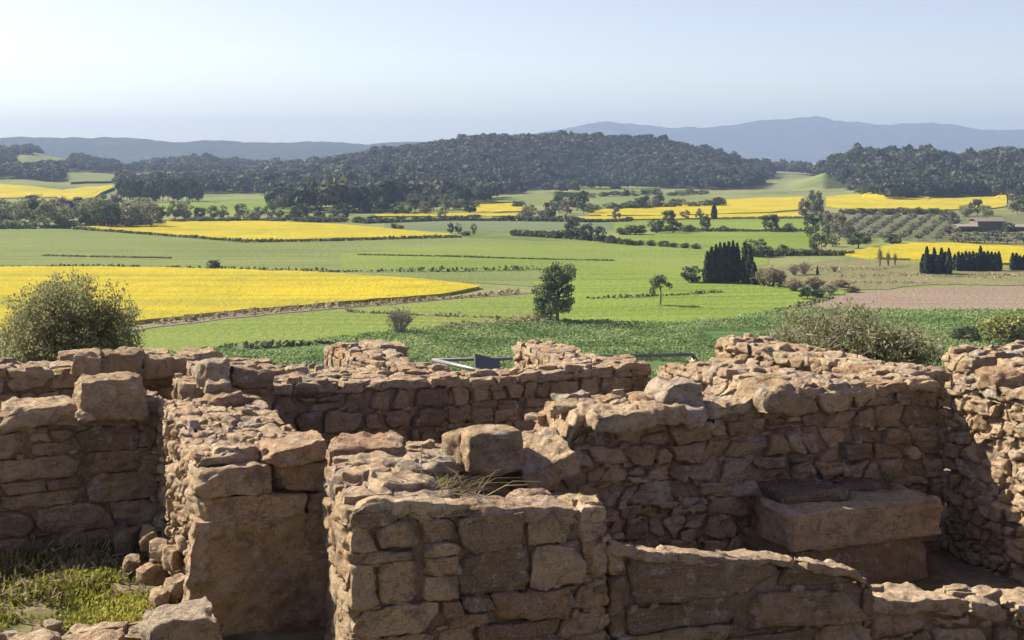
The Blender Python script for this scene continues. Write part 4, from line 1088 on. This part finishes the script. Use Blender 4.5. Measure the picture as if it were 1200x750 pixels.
# pier with the rubble wall behind it
pier = wall('pier_wall', 'sunlit rubble wall running back from the rendered pier', tuple((np.array([-2.008, 9.0, 0]) + E * .82 + GG * .10)[:2]), GG, 2.36, .80, [(0, -1.90), (.6, -1.95), (1.5, -1.94), (2.36, -1.93)], seed=141, back=True, ends=(False, True),
     course=.09, slen=.12, res=.015, wob=.05, tilt=.04, split=.35, lump=.22, bevel=.45, joint=.012, rough=.016, top_size=.24, tints=(.3, .95), toptints=(.4, 1), out=.04)
def pier_front():
    O = np.array([-2.008, 9.0, FLOOR - .1])
    root = empty('pier', O + E * .43)
    mb = MB()
    # rendered body, leaning and eroded
    s, Q = topo(60, 64, 16)
    x = .43 + .43 * s[:, 0]; z = (s[:, 1] + 1) / 2 * .84; y = .12 + .12 * s[:, 2]
    x = x + (x - .43) * (.84 - z) * .12 - .04 * (.84 - z)
    W = O + x[:, None] * E + y[:, None] * GG + z[:, None] * UP
    n = fbm(W * 3.2, 31, 3) * .035 + fbm(W * 16, 33, 3) * .014 - .02 * np.abs(vnoise(W * np.array([9, 9, 4]), 35))
    W = W + (-GG * (s[:, 2:3] < .9) * n[:, None] + E * np.sign(s[:, 0:1]) * (np.abs(s[:, 0:1]) > .95) * (n[:, None] * .9))
    mb.add(W, Q, .5)
    b = mb.build('render_face', M_STONE, root, True)
    bl = MB()
    st = lambda cs, w0, w1, t, bv=.14: stone(bl, O, E, UP, -GG, cs, w0, w1, .015, bv, .07, .013, t, chips=3)
    obs = [b]
    def blk(cs, w0, w1, t, nm='block'):
        nonlocal bl
        bl = MB(); st(cs, w0, w1, t); obs.append(bl.build(nm, M_STONE, root, True))
    blk([(-.03, .83), (.70, .84), (.72, .985), (-.02, .985)], -.3, .035, .55, 'lintel')
    blk([(.0, .995), (.49, .995), (.50, 1.18), (.01, 1.175)], -.35, .03, .6, 'lintel')
    blk([(.50, 1.0), (.86, .96), (.87, 1.16), (.51, 1.17)], -.3, .0, .2)
    blk([(.70, .55), (.86, .5), (.88, .965), (.73, .975)], -.2, .015, .25)
    blk([(.42, 1.165), (.87, 1.16), (.85, 1.31), (.50, 1.26)], -.42, .05, .8, 'capping_block')
    blk([(.02, 1.175), (.40, 1.18), (.38, 1.235), (.06, 1.22)], -.4, -.08, .7, 'capping_block')
    bpy.context.view_layer.update()
    for o in obs: o.matrix_parent_inverse = root.matrix_world.inverted()
    tag(root, 'eroded rendered pier with a heavy stone lintel at lower left', 'pier')
pier_front()
# left walls
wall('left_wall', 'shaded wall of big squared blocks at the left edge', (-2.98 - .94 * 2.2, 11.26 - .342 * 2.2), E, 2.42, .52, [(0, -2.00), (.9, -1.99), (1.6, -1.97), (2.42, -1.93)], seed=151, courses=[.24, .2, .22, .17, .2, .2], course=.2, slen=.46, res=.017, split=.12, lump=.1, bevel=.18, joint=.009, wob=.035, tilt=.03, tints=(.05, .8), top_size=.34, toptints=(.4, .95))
wall('linking_wall', 'short wall stub between the left wall and the back wall', (-2.72, 11.62), E, .75, .5, [(0, -1.84), (.75, -1.86)], seed=156, course=.16, slen=.25, res=.026, top_size=.25, toptints=(.4, .95))
wall('rear_left_wall', 'rear wall with four big capping stones behind the left wall', (-6.2, 12.25), E, 4.25, .6, [(0, -1.92), (1.6, -1.92), (1.7, -1.92), (4.25, -2.02)], seed=161, course=.16, slen=.28, res=.024, top_size=.33, tints=(.05, .6), toptints=(.4, .95))
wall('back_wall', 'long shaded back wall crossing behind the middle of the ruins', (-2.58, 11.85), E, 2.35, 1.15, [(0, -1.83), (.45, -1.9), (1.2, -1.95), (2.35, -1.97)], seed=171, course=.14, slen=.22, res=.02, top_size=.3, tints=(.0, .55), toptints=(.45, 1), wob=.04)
wall('back_wall', 'smooth coursed right stretch of the back wall beside the metal rail', (-2.58 + .94 * 2.355, 11.85 + .342 * 2.355), E, 1.78, .5, [(0, -1.975), (.5, -1.96), (1.2, -1.93), (1.78, -1.90)], seed=176, course=.11, slen=.2, res=.02, top_size=.26, tints=(.1, .5), toptints=(.45, 1), lump=.08, bevel=.2, split=.1, wob=.015, joint=.007, out=.01)
# stubs behind the back wall
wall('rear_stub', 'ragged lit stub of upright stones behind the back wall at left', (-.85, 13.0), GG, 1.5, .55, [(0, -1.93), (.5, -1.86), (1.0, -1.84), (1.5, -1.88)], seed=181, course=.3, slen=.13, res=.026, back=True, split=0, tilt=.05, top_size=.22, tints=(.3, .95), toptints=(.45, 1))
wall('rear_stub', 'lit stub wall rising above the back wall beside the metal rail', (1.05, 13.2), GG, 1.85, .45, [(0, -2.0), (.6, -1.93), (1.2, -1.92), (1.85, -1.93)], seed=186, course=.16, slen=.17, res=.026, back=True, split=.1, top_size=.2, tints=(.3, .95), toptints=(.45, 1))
# right-hand cross walls
kd = np.array([-.342, .94, 0])
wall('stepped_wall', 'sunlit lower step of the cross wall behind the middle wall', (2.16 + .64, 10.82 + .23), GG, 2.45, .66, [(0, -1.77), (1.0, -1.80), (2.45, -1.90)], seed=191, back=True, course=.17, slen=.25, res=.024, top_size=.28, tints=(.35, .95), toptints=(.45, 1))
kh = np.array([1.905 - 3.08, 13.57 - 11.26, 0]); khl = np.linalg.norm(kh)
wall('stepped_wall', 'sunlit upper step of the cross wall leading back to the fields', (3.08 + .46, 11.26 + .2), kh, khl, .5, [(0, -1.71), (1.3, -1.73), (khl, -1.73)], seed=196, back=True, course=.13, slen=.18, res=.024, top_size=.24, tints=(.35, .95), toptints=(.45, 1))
# middle wall
wall('middle_wall', 'big shaded rubble wall across the middle right', (-.69, 9.55), E, 4.29, .62, [(0, -2.05), (.55, -2.07), (1.1, -2.05), (1.22, -1.80), (1.7, -1.77), (2.1, -1.74), (2.25, -1.82), (2.55, -1.80), (2.7, -1.725), (3.4, -1.73), (4.29, -1.73)],
     seed=201, course=.125, slen=.19, res=.015, wob=.06, tilt=.05, split=.25, lump=.18, bevel=.3, joint=.007, rough=.016, tints=(.0, 1), top_size=.3, toptints=(.45, 1), out=.03, ends=(True, False))
# right wall
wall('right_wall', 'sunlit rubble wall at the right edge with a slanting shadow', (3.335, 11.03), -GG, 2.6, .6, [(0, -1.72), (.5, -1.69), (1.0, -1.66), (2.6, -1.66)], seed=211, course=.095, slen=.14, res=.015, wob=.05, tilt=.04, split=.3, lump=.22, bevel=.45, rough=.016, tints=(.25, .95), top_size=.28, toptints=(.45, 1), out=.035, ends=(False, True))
wall('rear_right_wall', 'ruined wall stub at the right edge behind the shrub', (4.45, 13.75), E, 2.2, .5, [(0, -1.95), (.5, -1.90), (2.2, -1.88)], seed=221, course=.11, slen=.3, res=.026, tints=(.2, .8), top_size=.3, toptints=(.45, 1))
wall('kerb_wall', 'row of low stones along the front of the weedy floor', (-3.8, 7.55), E, 1.95, .3, [(0, -2.72), (1.95, -2.74)], seed=231, course=.2, slen=.3, res=.024, top_size=.26, toptints=(.45, 1))

# stone bench against the middle wall
def bench():
    O = np.array([1.936, 9.78, FLOOR - .1])
    root = empty('stone_bench', O + E * .66)
    obs = []
    def blk(nm, Uo, cs, w0, w1, t, bv=.2, lp=.07, V_=GG, N=UP):
        mb = MB(); stone(mb, O, E, V_, N, cs, w0, w1, .018, bv, lp, .013, t, chips=2); obs.append(mb.build(nm, M_STONE, root, True))
    blk('base_block', 0, [(.04, .03), (1.18, .09), (1.18, .95), (-.02, .95)], 0, .44, .15, .12, .1)
    blk('slab', 0, [(0, 0), (1.26, .05), (1.22, .86), (-.04, .86)], .43, .69, .5, .12, .08)
    blk('upper_slab', 0, [(.12, .30), (.66, .24), (.70, .88), (.12, .88)], .68, .755, .0, .12, .08)
    blk('upper_slab', 0, [(.74, .5), (1.1, .45), (1.1, .88), (.76, .88)], .68, .73, .0, .12, .08)
    bpy.context.view_layer.update()
    for o in obs: o.matrix_parent_inverse = root.matrix_world.inverted()
    tag(root, 'rough stone bench with one broad thick slab against the middle wall', 'stone bench')
bench()

# loose blocks
def rk_on(label, px, py_base, Y, wpx, dep, hpx, **k):
    c = at(px, py_base, Y)
    return rock(k.pop('name', 'stone_block'), label, c, (wpx / F * Y, dep, hpx / F * Y), **k)
rk_on('big squared block with a lit left side standing on the left wall', 128, 488, 11.3, 76, .48, 47, rz=R(24), bevel=.3, lump=.12, tint=.35, chips=3, skew=.05)
rk_on('flat rounded lit slab lying on the left wall', 52, 493, 11.15, 92, .42, 22, rz=R(14), bevel=.5, lump=.15, tint=.65, tilt=(0, R(3)))
rk_on('small flat lit stone before the big squared block', 100, 490, 10.95, 24, .14, 8, rz=R(20), tint=.7)
for (lab, px, b, w, h, t) in [('leftmost big capping stone of the rear left wall', 103, 436, 30, 23, .3), ('long capping stone, second of four on the rear left wall', 140, 437, 50, 25, .2),
                              ('third big capping stone of four on the rear left wall', 182, 438, 34, 22, .35), ('rightmost of four capping stones on the rear left wall', 214, 438, 32, 20, .45)]:
    rk_on(lab, px, b, 12.75 + (px - 100) * .0048, w, .42, h, rz=R(18), bevel=.3, lump=.14, tint=t, name='capping_stone', chips=4)
rk_on('thin lit slab jutting from the rear left wall', 84, 421, 13.0, 30, .3, 8, rz=R(10), tint=.75)
rk_on('flat rubble slab behind the capping stones at left', 175, 420, 13.4, 44, .4, 9, rz=R(22), tint=.6)
rk_on('flat pinkish slab behind the rightmost capping stone', 232, 421, 13.5, 50, .4, 10, rz=R(16), tint=.5)
rk_on('big grey block at the left end of the back wall', 247, 452, 11.75, 36, .35, 30, rz=R(22), bevel=.35, lump=.18, tint=.95)
rk_on('long dark capping stone sloping on the back wall', 290, 452, 11.85, 52, .3, 20, rz=R(20), tilt=(R(-10), 0), tint=.1)
rk_on('upper small stone of the stack on the pier wall', 255, 461, 11.3, 28, .22, 13, rz=R(15), tint=.9)
rk_on('lower lit stone of the stack at the rear of the pier wall', 262, 477, 11.2, 44, .3, 17, rz=R(25), bevel=.45, tint=.8)
rk_on('fallen column drum lying on the middle wall', 573, 551, 9.75, 62, .34, 49, rz=R(18), bevel=.69, lump=.1, tint=.35, name='column_drum', cat='column drum', chips=3, rough=.011)
rk_on('dark rounded stone standing in for the shaded recess left of the fallen column drum', 541, 551, 9.85, 30, .3, 46, rz=R(30), bevel=.7, lump=.15, tint=.12, name='boulder', cat='boulder', chips=3, rough=.01)  # added block, its dark tint stands for the shade of a recess
rk_on('tilted slab with a pitted lit top on the middle wall', 637, 546, 9.9, 64, .5, 28, rz=R(12), tilt=(R(19), R(20)), bevel=.3, lump=.1, tint=.72, name='stone_slab', chips=2)
rk_on('flat lit capping slab on the middle wall right of the tilted slab', 722, 497, 10.05, 76, .5, 18, rz=R(18), bevel=.35, lump=.15, tint=.6, name='capping_stone')
rk_on('wedge shaped lit capping slab left of the grey block', 768, 492, 10.2, 50, .4, 20, rz=R(26), tint=.75, name='capping_stone')
rk_on('large grey squared block standing highest on the middle wall', 788, 479, 10.45, 50, .4, 33, rz=R(12), bevel=.25, lump=.12, tint=.95, chips=3, skew=.06)
rk_on('round grey stone wedged under the grey squared block', 811, 499, 10.2, 27, .2, 24, rz=R(10), bevel=.8, lump=.15, tint=.98)
rk_on('big dark capping stone on the middle wall', 905, 480, 10.55, 54, .4, 30, rz=R(20), bevel=.35, lump=.18, tint=.2, name='capping_stone')
rk_on('broad flat lit slab along the top of the middle wall', 985, 458, 10.95, 90, .45, 9, rz=R(20), lump=.1, tint=.55, name='stone_slab')
rk_on('small dark stone on the top of the upper cross wall', 888, 401, 12.9, 15, .14, 6, tint=.0)
rk_on('square block at the rear end of the ragged stub', 452, 428, 14.1, 44, .4, 28, rz=R(20), bevel=.25, tint=.55)
rk_on('upper slab on the ragged stub', 436, 409, 14.3, 34, .35, 9, rz=R(24), tint=.7)
rk_on('rough lit boulder on the right wall at the photo edge', 1178, 456, 10.6, 64, .4, 24, rz=R(15), bevel=.5, lump=.25, tint=.85, name='boulder', cat='boulder')
rk_on('lit stone on the far right wall stub', 1192, 436, 12.6, 34, .3, 13, rz=R(15), tint=.7)
rk_on('flat sunlit boulder at the bottom left beside the pier', 211, 768, 8.15, 88, .42, 54, rz=R(12), bevel=.3, lump=.2, tint=.95, name='boulder', cat='boulder', tilt=(R(4), R(3)))
rk_on('long flat stone at the bottom left corner', 110, 764, 7.95, 70, .28, 17, rz=R(18), tint=.75)
rk_on('small flat stone at the very bottom left', 40, 766, 7.75, 60, .25, 18, rz=R(18), tint=.6)
# cross wall top stones
rk_on('thick slab with a shaded front on the rear of the cross wall', 432, 538, 8.95, 86, .34, 22, rz=R(6), bevel=.3, lump=.15, tint=.85, name='stone_slab', tilt=(0, R(5)))
rk_on('thin lit slab reaching to the right on the cross wall', 452, 545, 8.6, 78, .3, 8, rz=R(-4), tint=.6, name='stone_slab')
rk_on('grey slab in the middle of the cross wall', 412, 577, 8.25, 52, .3, 24, rz=R(8), tint=.95, name='stone_slab')
rk_on('small rough white rock on the cross wall', 488, 561, 8.15, 44, .22, 17, rz=R(12), bevel=.5, lump=.3, tint=.95)
rk_on('large lichen covered stone on the nearest wall', 472, 588, 7.55, 82, .3, 27, rz=R(10), bevel=.5, lump=.22, tint=.6)
rk_on('small lit block at the left end of the cross wall', 416, 592, 7.5, 34, .2, 16, rz=R(8), tint=.8)
rk_on('pinkish flat stone on the nearest wall top', 622, 590, 7.7, 56, .22, 12, rz=R(14), tint=.88)
# rubble at the foot of the pier wall
for (lab, px, b, Y, w, h, t) in [('dark boulder in the corner at the foot of the left wall', 150, 648, 10.9, 34, 34, .1), ('rounded stone at the top of the lit rubble heap', 186, 655, 9.95, 26, 24, .7), ('lower left stone of the lit rubble heap', 178, 682, 9.8, 34, 26, .8),
                                 ('squarish shaded stone inside the rubble heap', 203, 665, 9.75, 26, 30, .3), ('bottom stone of the rubble heap beside the pier', 205, 698, 9.5, 30, 28, .55), ('leftmost dark rock of the rubble heap', 156, 668, 10.3, 24, 20, .15), ('grey rock low in the corner shadow', 176, 640, 10.5, 26, 26, .25),
                                 ('small stone in the weeds below the rubble heap', 186, 704, 9.4, 22, 14, .6)]:
    rk_on(lab, px, b, Y, w * .8, .22, h * .78, rz=R(random.uniform(0, 40)), bevel=.45, lump=.25, tint=t, name='rubble_stone', group='rubble at the foot of the pier wall')

# ------------------------------------------------------------------ metal rail and panel
M_METAL = plain_mat('galvanised_steel', (.2, .2, .2), .45, .6); M_PANEL = plain_mat('dark_panel', (.035, .04, .05), .5)
def railing():
    a = at(508, 422, 15.8); b = at(812, 415.5, 16.4); f = at(574, 437, 14.75)
    root = empty('guard_rail', (a[0], a[1], height(a[0], a[1])))
    obs = []
    mb = MB(); tube(mb, [a + np.array([-.015, 0, -.03]), a, b, b + np.array([.05, 0, -.07])], .02, 8); obs.append(mb.build('top_rail', M_METAL, root, True))
    mb = MB(); tube(mb, [a, f], .024, 8); obs.append(mb.build('side_rail', M_METAL, root, True))
    for t in (0, .33, .66, 1):
        p = a + (b - a) * t; q = p.copy(); q[2] = height(p[0], p[1]) - .05
        mb = MB(); tube(mb, [p + np.array([.01, 0, -.02]), q], .026, 8); obs.append(mb.build('post', M_METAL, root, True))
    q = f.copy(); q[2] = height(f[0], f[1]) - .05
    mb = MB(); tube(mb, [f, q], .026, 8); obs.append(mb.build('post', M_METAL, root, True))
    bpy.context.view_layer.update()
    for o in obs: o.matrix_parent_inverse = root.matrix_world.inverted()
    tag(root, 'grey metal guard rail behind the back wall', 'railing')
    c = at(571, 430, 15.2); g0 = height(c[0], c[1])
    root = empty('information_board', (c[0], c[1], g0)); obs = []
    U = np.array([.98, .2, -.28]); U /= np.linalg.norm(U); V_ = np.array([-.1, .75, .45]); V_ -= U * U.dot(V_); V_ /= np.linalg.norm(V_); N = np.cross(U, V_)
    mb = MB(); cs = [c + U * u * .14 + V_ * v * .16 + N * w for w in (-.015, .015) for (u, v) in ((-1, -1), (1, -1), (1, 1), (-1, 1))]
    boxv(mb, cs); obs.append(mb.build('board', M_PANEL, root))
    q = c.copy(); q[2] = g0 - .05
    mb = MB(); tube(mb, [c - N * .02, q], .03, 8); obs.append(mb.build('post', M_METAL, root, True))
    bpy.context.view_layer.update()
    for o in obs: o.matrix_parent_inverse = root.matrix_world.inverted()
    tag(root, 'small dark tilted information board beside the metal guard rail', 'information board')
railing()

# ------------------------------------------------------------------ near shrubs, weeds, dry grass
def near_shrub(name, label, c, h, w, seed, nst, nclump, per, size, leafm, rad=(.5, .45, .5), cz=.52, clump=.16):
    root = empty(name, c)
    r = random.Random(seed); sb = MB(); tips = []
    for k in range(nst):
        a = r.uniform(0, 6.283); s = r.uniform(.05, 1) ** .6 * .5; hh = r.uniform(.55, .98) * (1 - .3 * (s * 2) ** 2)
        p0 = np.array([math.cos(a) * s * .15, math.sin(a) * s * .15, -.03]); e = np.array([math.cos(a) * s, math.sin(a) * s, hh])
        m1 = p0 + (e - p0) * .5 + np.array([r.uniform(-.05, .05), r.uniform(-.05, .05), .05])
        sc = np.array([w, w, h])
        tube(sb, [p0 * sc, m1 * sc, e * sc], [.022, .012, .003], 5)
        for q in range(9):
            t = r.uniform(.1, .98); b = (m1 + (e - m1) * t)
            dd = np.array([r.uniform(-.12, .12), r.uniform(-.12, .12), r.uniform(0, .14)])
            tube(sb, [b * sc, (b + dd) * sc], [.006, .0015], 3); tips.append(b + dd * .7)
    sb.build('stems', M_PALEBARK, root)
    V, Q, T = crown(nclump, per, size / w, seed, (0, 0, cz), rad, clump, -1)
    C = V.reshape(-1, 4, 3).mean(1); rr = np.random.default_rng(seed)
    t2 = np.array(tips); C2 = t2[rr.integers(0, len(t2), len(C))] + rr.normal(size=(len(C), 3)) * np.array([.03, .03, .035])
    C = np.concatenate([C, C2]) * np.array([w, w, h]); C = C[C[:, 2] > .02]
    V, Q = quads(C, size, seed, up=(0, 0, .5), aspect=1.9)
    lb = MB(); lb.add(V, Q, np.repeat(rr.uniform(0, 1, len(C)) * .6 + .2 + .2 * vnoise(C * 1.5, seed), 4)); lb.build('foliage', leafm, root)
    tag(root, label, 'shrub')
M_SILVER = leaf_mat('silvery_leaf', (.15, .155, .07), (.24, .245, .115), (.36, .35, .19), .45)
M_WILLOW = leaf_mat('wispy_leaf', (.12, .135, .06), (.225, .24, .115), (.37, .38, .21), .4)
x = (82 - 600) / F * 24; near_shrub('large_shrub', 'big silvery olive shrub behind the left walls', (x, 24, height(x, 24)), 2.55, 2.5, 301, 80, 60, 480, .022, M_SILVER, (.5, .48, .46), .55, .13)
x = (985 - 600) / F * 18.6; near_shrub('wispy_shrub', 'wispy pale shrub behind the sunlit cross wall', (x, 18.6, height(x, 18.6)), 1.25, 2.15, 302, 110, 34, 150, .022, M_WILLOW, (.5, .4, .42), .5, .12)
x = (1050 - 600) / F * 18.2; near_shrub('wispy_shrub', 'lower wispy shrub behind the right end of the middle wall', (x, 18.2, height(x, 18.2)), 1.0, 1.3, 303, 60, 18, 140, .022, M_WILLOW, (.48, .4, .42), .5, .13)

def weeds():
    r = np.random.default_rng(5); n = 95000
    X = r.uniform(-4.6, -1.7, n * 2); Y = r.uniform(7.9, 11.6, n * 2)
    d = fbm(np.stack([X * 1.6, Y * 1.6, X * 0], 1), 4, 3)
    # stay off the walls: distance to the pier wall's sunlit face and the left wall
    s = (X + 2.0) * E[0] + (Y - 9.0) * E[1]
    ok = (d > r.uniform(-.7, .45, len(d))) & (s < -.06) & ((X + 2.98) * -E[1] + (Y - 11.26) * E[0] < -.05)
    X, Y, d = X[ok], Y[ok], d[ok]
    Z = height(X, Y) + .035 * fbm(np.stack([X * 1.8, Y * 1.8, height(X, Y) * 1.8], 1), 3, 3)
    C = np.stack([X, Y, Z + r.uniform(.0, 1, len(X)) ** 1.3 * (.03 + .06 * np.clip(d + .7, 0, 1))], 1)
    V, Q = quads(C, .013, 6, up=(0, 0, 1), aspect=3.2)
    mb = MB(); mb.add(V, Q, np.repeat(np.clip(.45 + .35 * d + r.uniform(-.35, .35, len(C)), 0, 1), 4))
    tag(mb.build('weeds', M_WEED), 'bright yellow green weeds covering the floor at lower left', 'weeds', kind='stuff')
weeds()
def dry_stalks():
    r = np.random.default_rng(9); n = 7000
    X = r.uniform(-4.6, -1.7, n); Y = r.uniform(7.9, 11.6, n)
    s_ = (X + 2.0) * E[0] + (Y - 9.0) * E[1]
    ok = (s_ < -.06) & ((X + 2.98) * -E[1] + (Y - 11.26) * E[0] < -.05) & (fbm(np.stack([X * 1.1, Y * 1.1, X * 0 + 4], 1), 14, 3) > -.1); X, Y = X[ok], Y[ok]
    C = np.stack([X, Y, height(X, Y) + r.uniform(.0, .13, len(X))], 1)
    V, Q = quads(C, .012, 16, up=(0, 0, .7), aspect=7)
    mb = MB(); mb.add(V, Q, np.repeat(r.uniform(0, 1, len(X)), 4))
    tag(mb.build('dry_grass', M_DRY), 'dry straw coloured stalks among the weeds at lower left', 'dry grass', kind='stuff')
dry_stalks()
def tuft(label, c, n, h, spread, seed, name='grass_tuft', mat=None, droop=.5, wd=.0022):
    r = random.Random(seed); mb = MB()
    for k in range(n):
        a = r.uniform(0, 6.283); l = h * r.uniform(.5, 1); s = spread * r.uniform(.2, 1)
        b = np.array([r.uniform(-.5, .5) * spread * .8, r.uniform(-.25, .25) * spread * .6, 0])
        e = b + np.array([math.cos(a) * s * 1.6, math.sin(a) * s, l * (1 - droop * r.random())])
        m = (b + e) / 2 + np.array([0, 0, l * .25])
        tube(mb, [b, m, e], [wd, wd * .8, wd * .3], 3, r.uniform(.2, 1))
    o = mb.build(name, mat or M_DRY); o.location = [float(v) for v in c]
    tag(o, label, 'grass')
tuft('tuft of long dry grass on the top of the nearest wall', at(505, 588, 7.5), 220, .16, .2, 1)
tuft('few long dry stalks arching over the nearest wall top', at(545, 582, 7.6), 16, .22, .34, 2, droop=.7, wd=.0026)
tuft('short dry grass growing on the bench in the dark corner', at(1040, 566, 10.5), 60, .16, .1, 3)
tuft('small green tuft on the middle wall beside the dark capping stone', at(905, 452, 10.9), 120, .09, .1, 4, mat=M_WEED)
tuft('green tuft on the nearest wall beside the lichen covered stone', at(492, 572, 7.8), 160, .07, .14, 5, mat=M_WEED)
mb = MB(); c = at(494, 562, 7.9); tube(mb, [(0, 0, 0), (.0, 0, .1), (.002, 0, .2)], [.0035, .003, .003], 5, .9)
o = mb.build('stake', M_PALEBARK); o.location = [float(v) for v in c]; tag(o, 'thin pale stake standing upright on the cross wall', 'stake')

# ------------------------------------------------------------------ air
def haze():
    mb = MB(); box(mb, -11500, 11500, -300, 11800, -6, 330)
    m = bpy.data.materials.new('haze_air'); m.use_nodes = True; nt = m.node_tree
    for n in list(nt.nodes):
        if n.type != 'OUTPUT_MATERIAL': nt.nodes.remove(n)
    v = nt.nodes.new('ShaderNodeVolumePrincipled')
    v.inputs['Color'].default_value = (.37, .485, .72, 1); v.inputs['Density'].default_value = 1.5e-4; v.inputs['Anisotropy'].default_value = 0.1
    nt.links.new(v.outputs[0], nt.nodes['Material Output'].inputs['Volume'])
    o = mb.build('haze', m); tag(o, 'thin blue air haze over the valley', 'haze', kind='stuff')
haze()

# ------------------------------------------------------------------ light, sky, camera
EL, AZ = R(36.5), R(27)          # sun height; how far behind the left-hand side it stands
sd = Vector((-math.cos(AZ) * math.cos(EL), math.sin(AZ) * math.cos(EL), math.sin(EL)))
L = bpy.data.lights.new('sun', 'SUN'); L.energy = 5.0; L.angle = R(.55); L.color = (1, .90, .74)
so = bpy.data.objects.new('sun', L); COL.objects.link(so); so.rotation_euler = sd.to_track_quat('Z', 'Y').to_euler(); so.location = (-20, 10, 60)
w = bpy.data.worlds.new('World'); scene.world = w; w.use_nodes = True
nt = w.node_tree; bg = nt.nodes['Background']
sk = nt.nodes.new('ShaderNodeTexSky'); sk.sky_type = 'NISHITA'; sk.sun_disc = False
sk.sun_elevation = EL; sk.sun_rotation = math.atan2(sd.x, sd.y); sk.air_density = 1.0; sk.dust_density = 1.6; sk.ozone_density = 2.2; sk.altitude = 50
hs = nt.nodes.new('ShaderNodeHueSaturation'); hs.inputs['Saturation'].default_value = .82; hs.inputs['Hue'].default_value = .545
nt.links.new(sk.outputs[0], hs.inputs['Color']); nt.links.new(hs.outputs[0], bg.inputs[0])
gw = G(nt); tc = nt.nodes.new('ShaderNodeTexCoord'); sx = nt.nodes.new('ShaderNodeSeparateXYZ'); nt.links.new(tc.outputs['Generated'], sx.inputs[0])
glow = gw.math('EXPONENT', gw.math('MULTIPLY', gw.math('ABSOLUTE', sx.outputs['Z']), -16.0))     # the brighter band low in a hazy sky
nt.links.new(gw.math('MULTIPLY', gw.math('ADD', gw.math('MULTIPLY', glow, 1.15), .84), .075), bg.inputs[1]); bg.inputs[1].default_value = .075

cam = bpy.data.cameras.new('camera'); co = bpy.data.objects.new('camera', cam); COL.objects.link(co)
co.location = (0, 0, EYE); co.rotation_euler = (R(90), 0, 0)
cam.lens = 50; cam.sensor_width = 36; cam.shift_y = -(375 - HOR) / 1200.0; cam.clip_start = .1; cam.clip_end = 40000
scene.camera = co
vs = scene.view_settings
vs.view_transform = 'Standard'; vs.look = 'None'; vs.exposure = 1.32; vs.gamma = 1; vs.use_curve_mapping = False
scene.render.engine = 'CYCLES'
cy = scene.cycles
cy.use_denoising = True
cy.max_bounces = 6; cy.diffuse_bounces = 4; cy.glossy_bounces = 1; cy.transmission_bounces = 2; cy.volume_bounces = 0; cy.transparent_max_bounces = 6
cy.caustics_reflective = False; cy.caustics_refractive = False
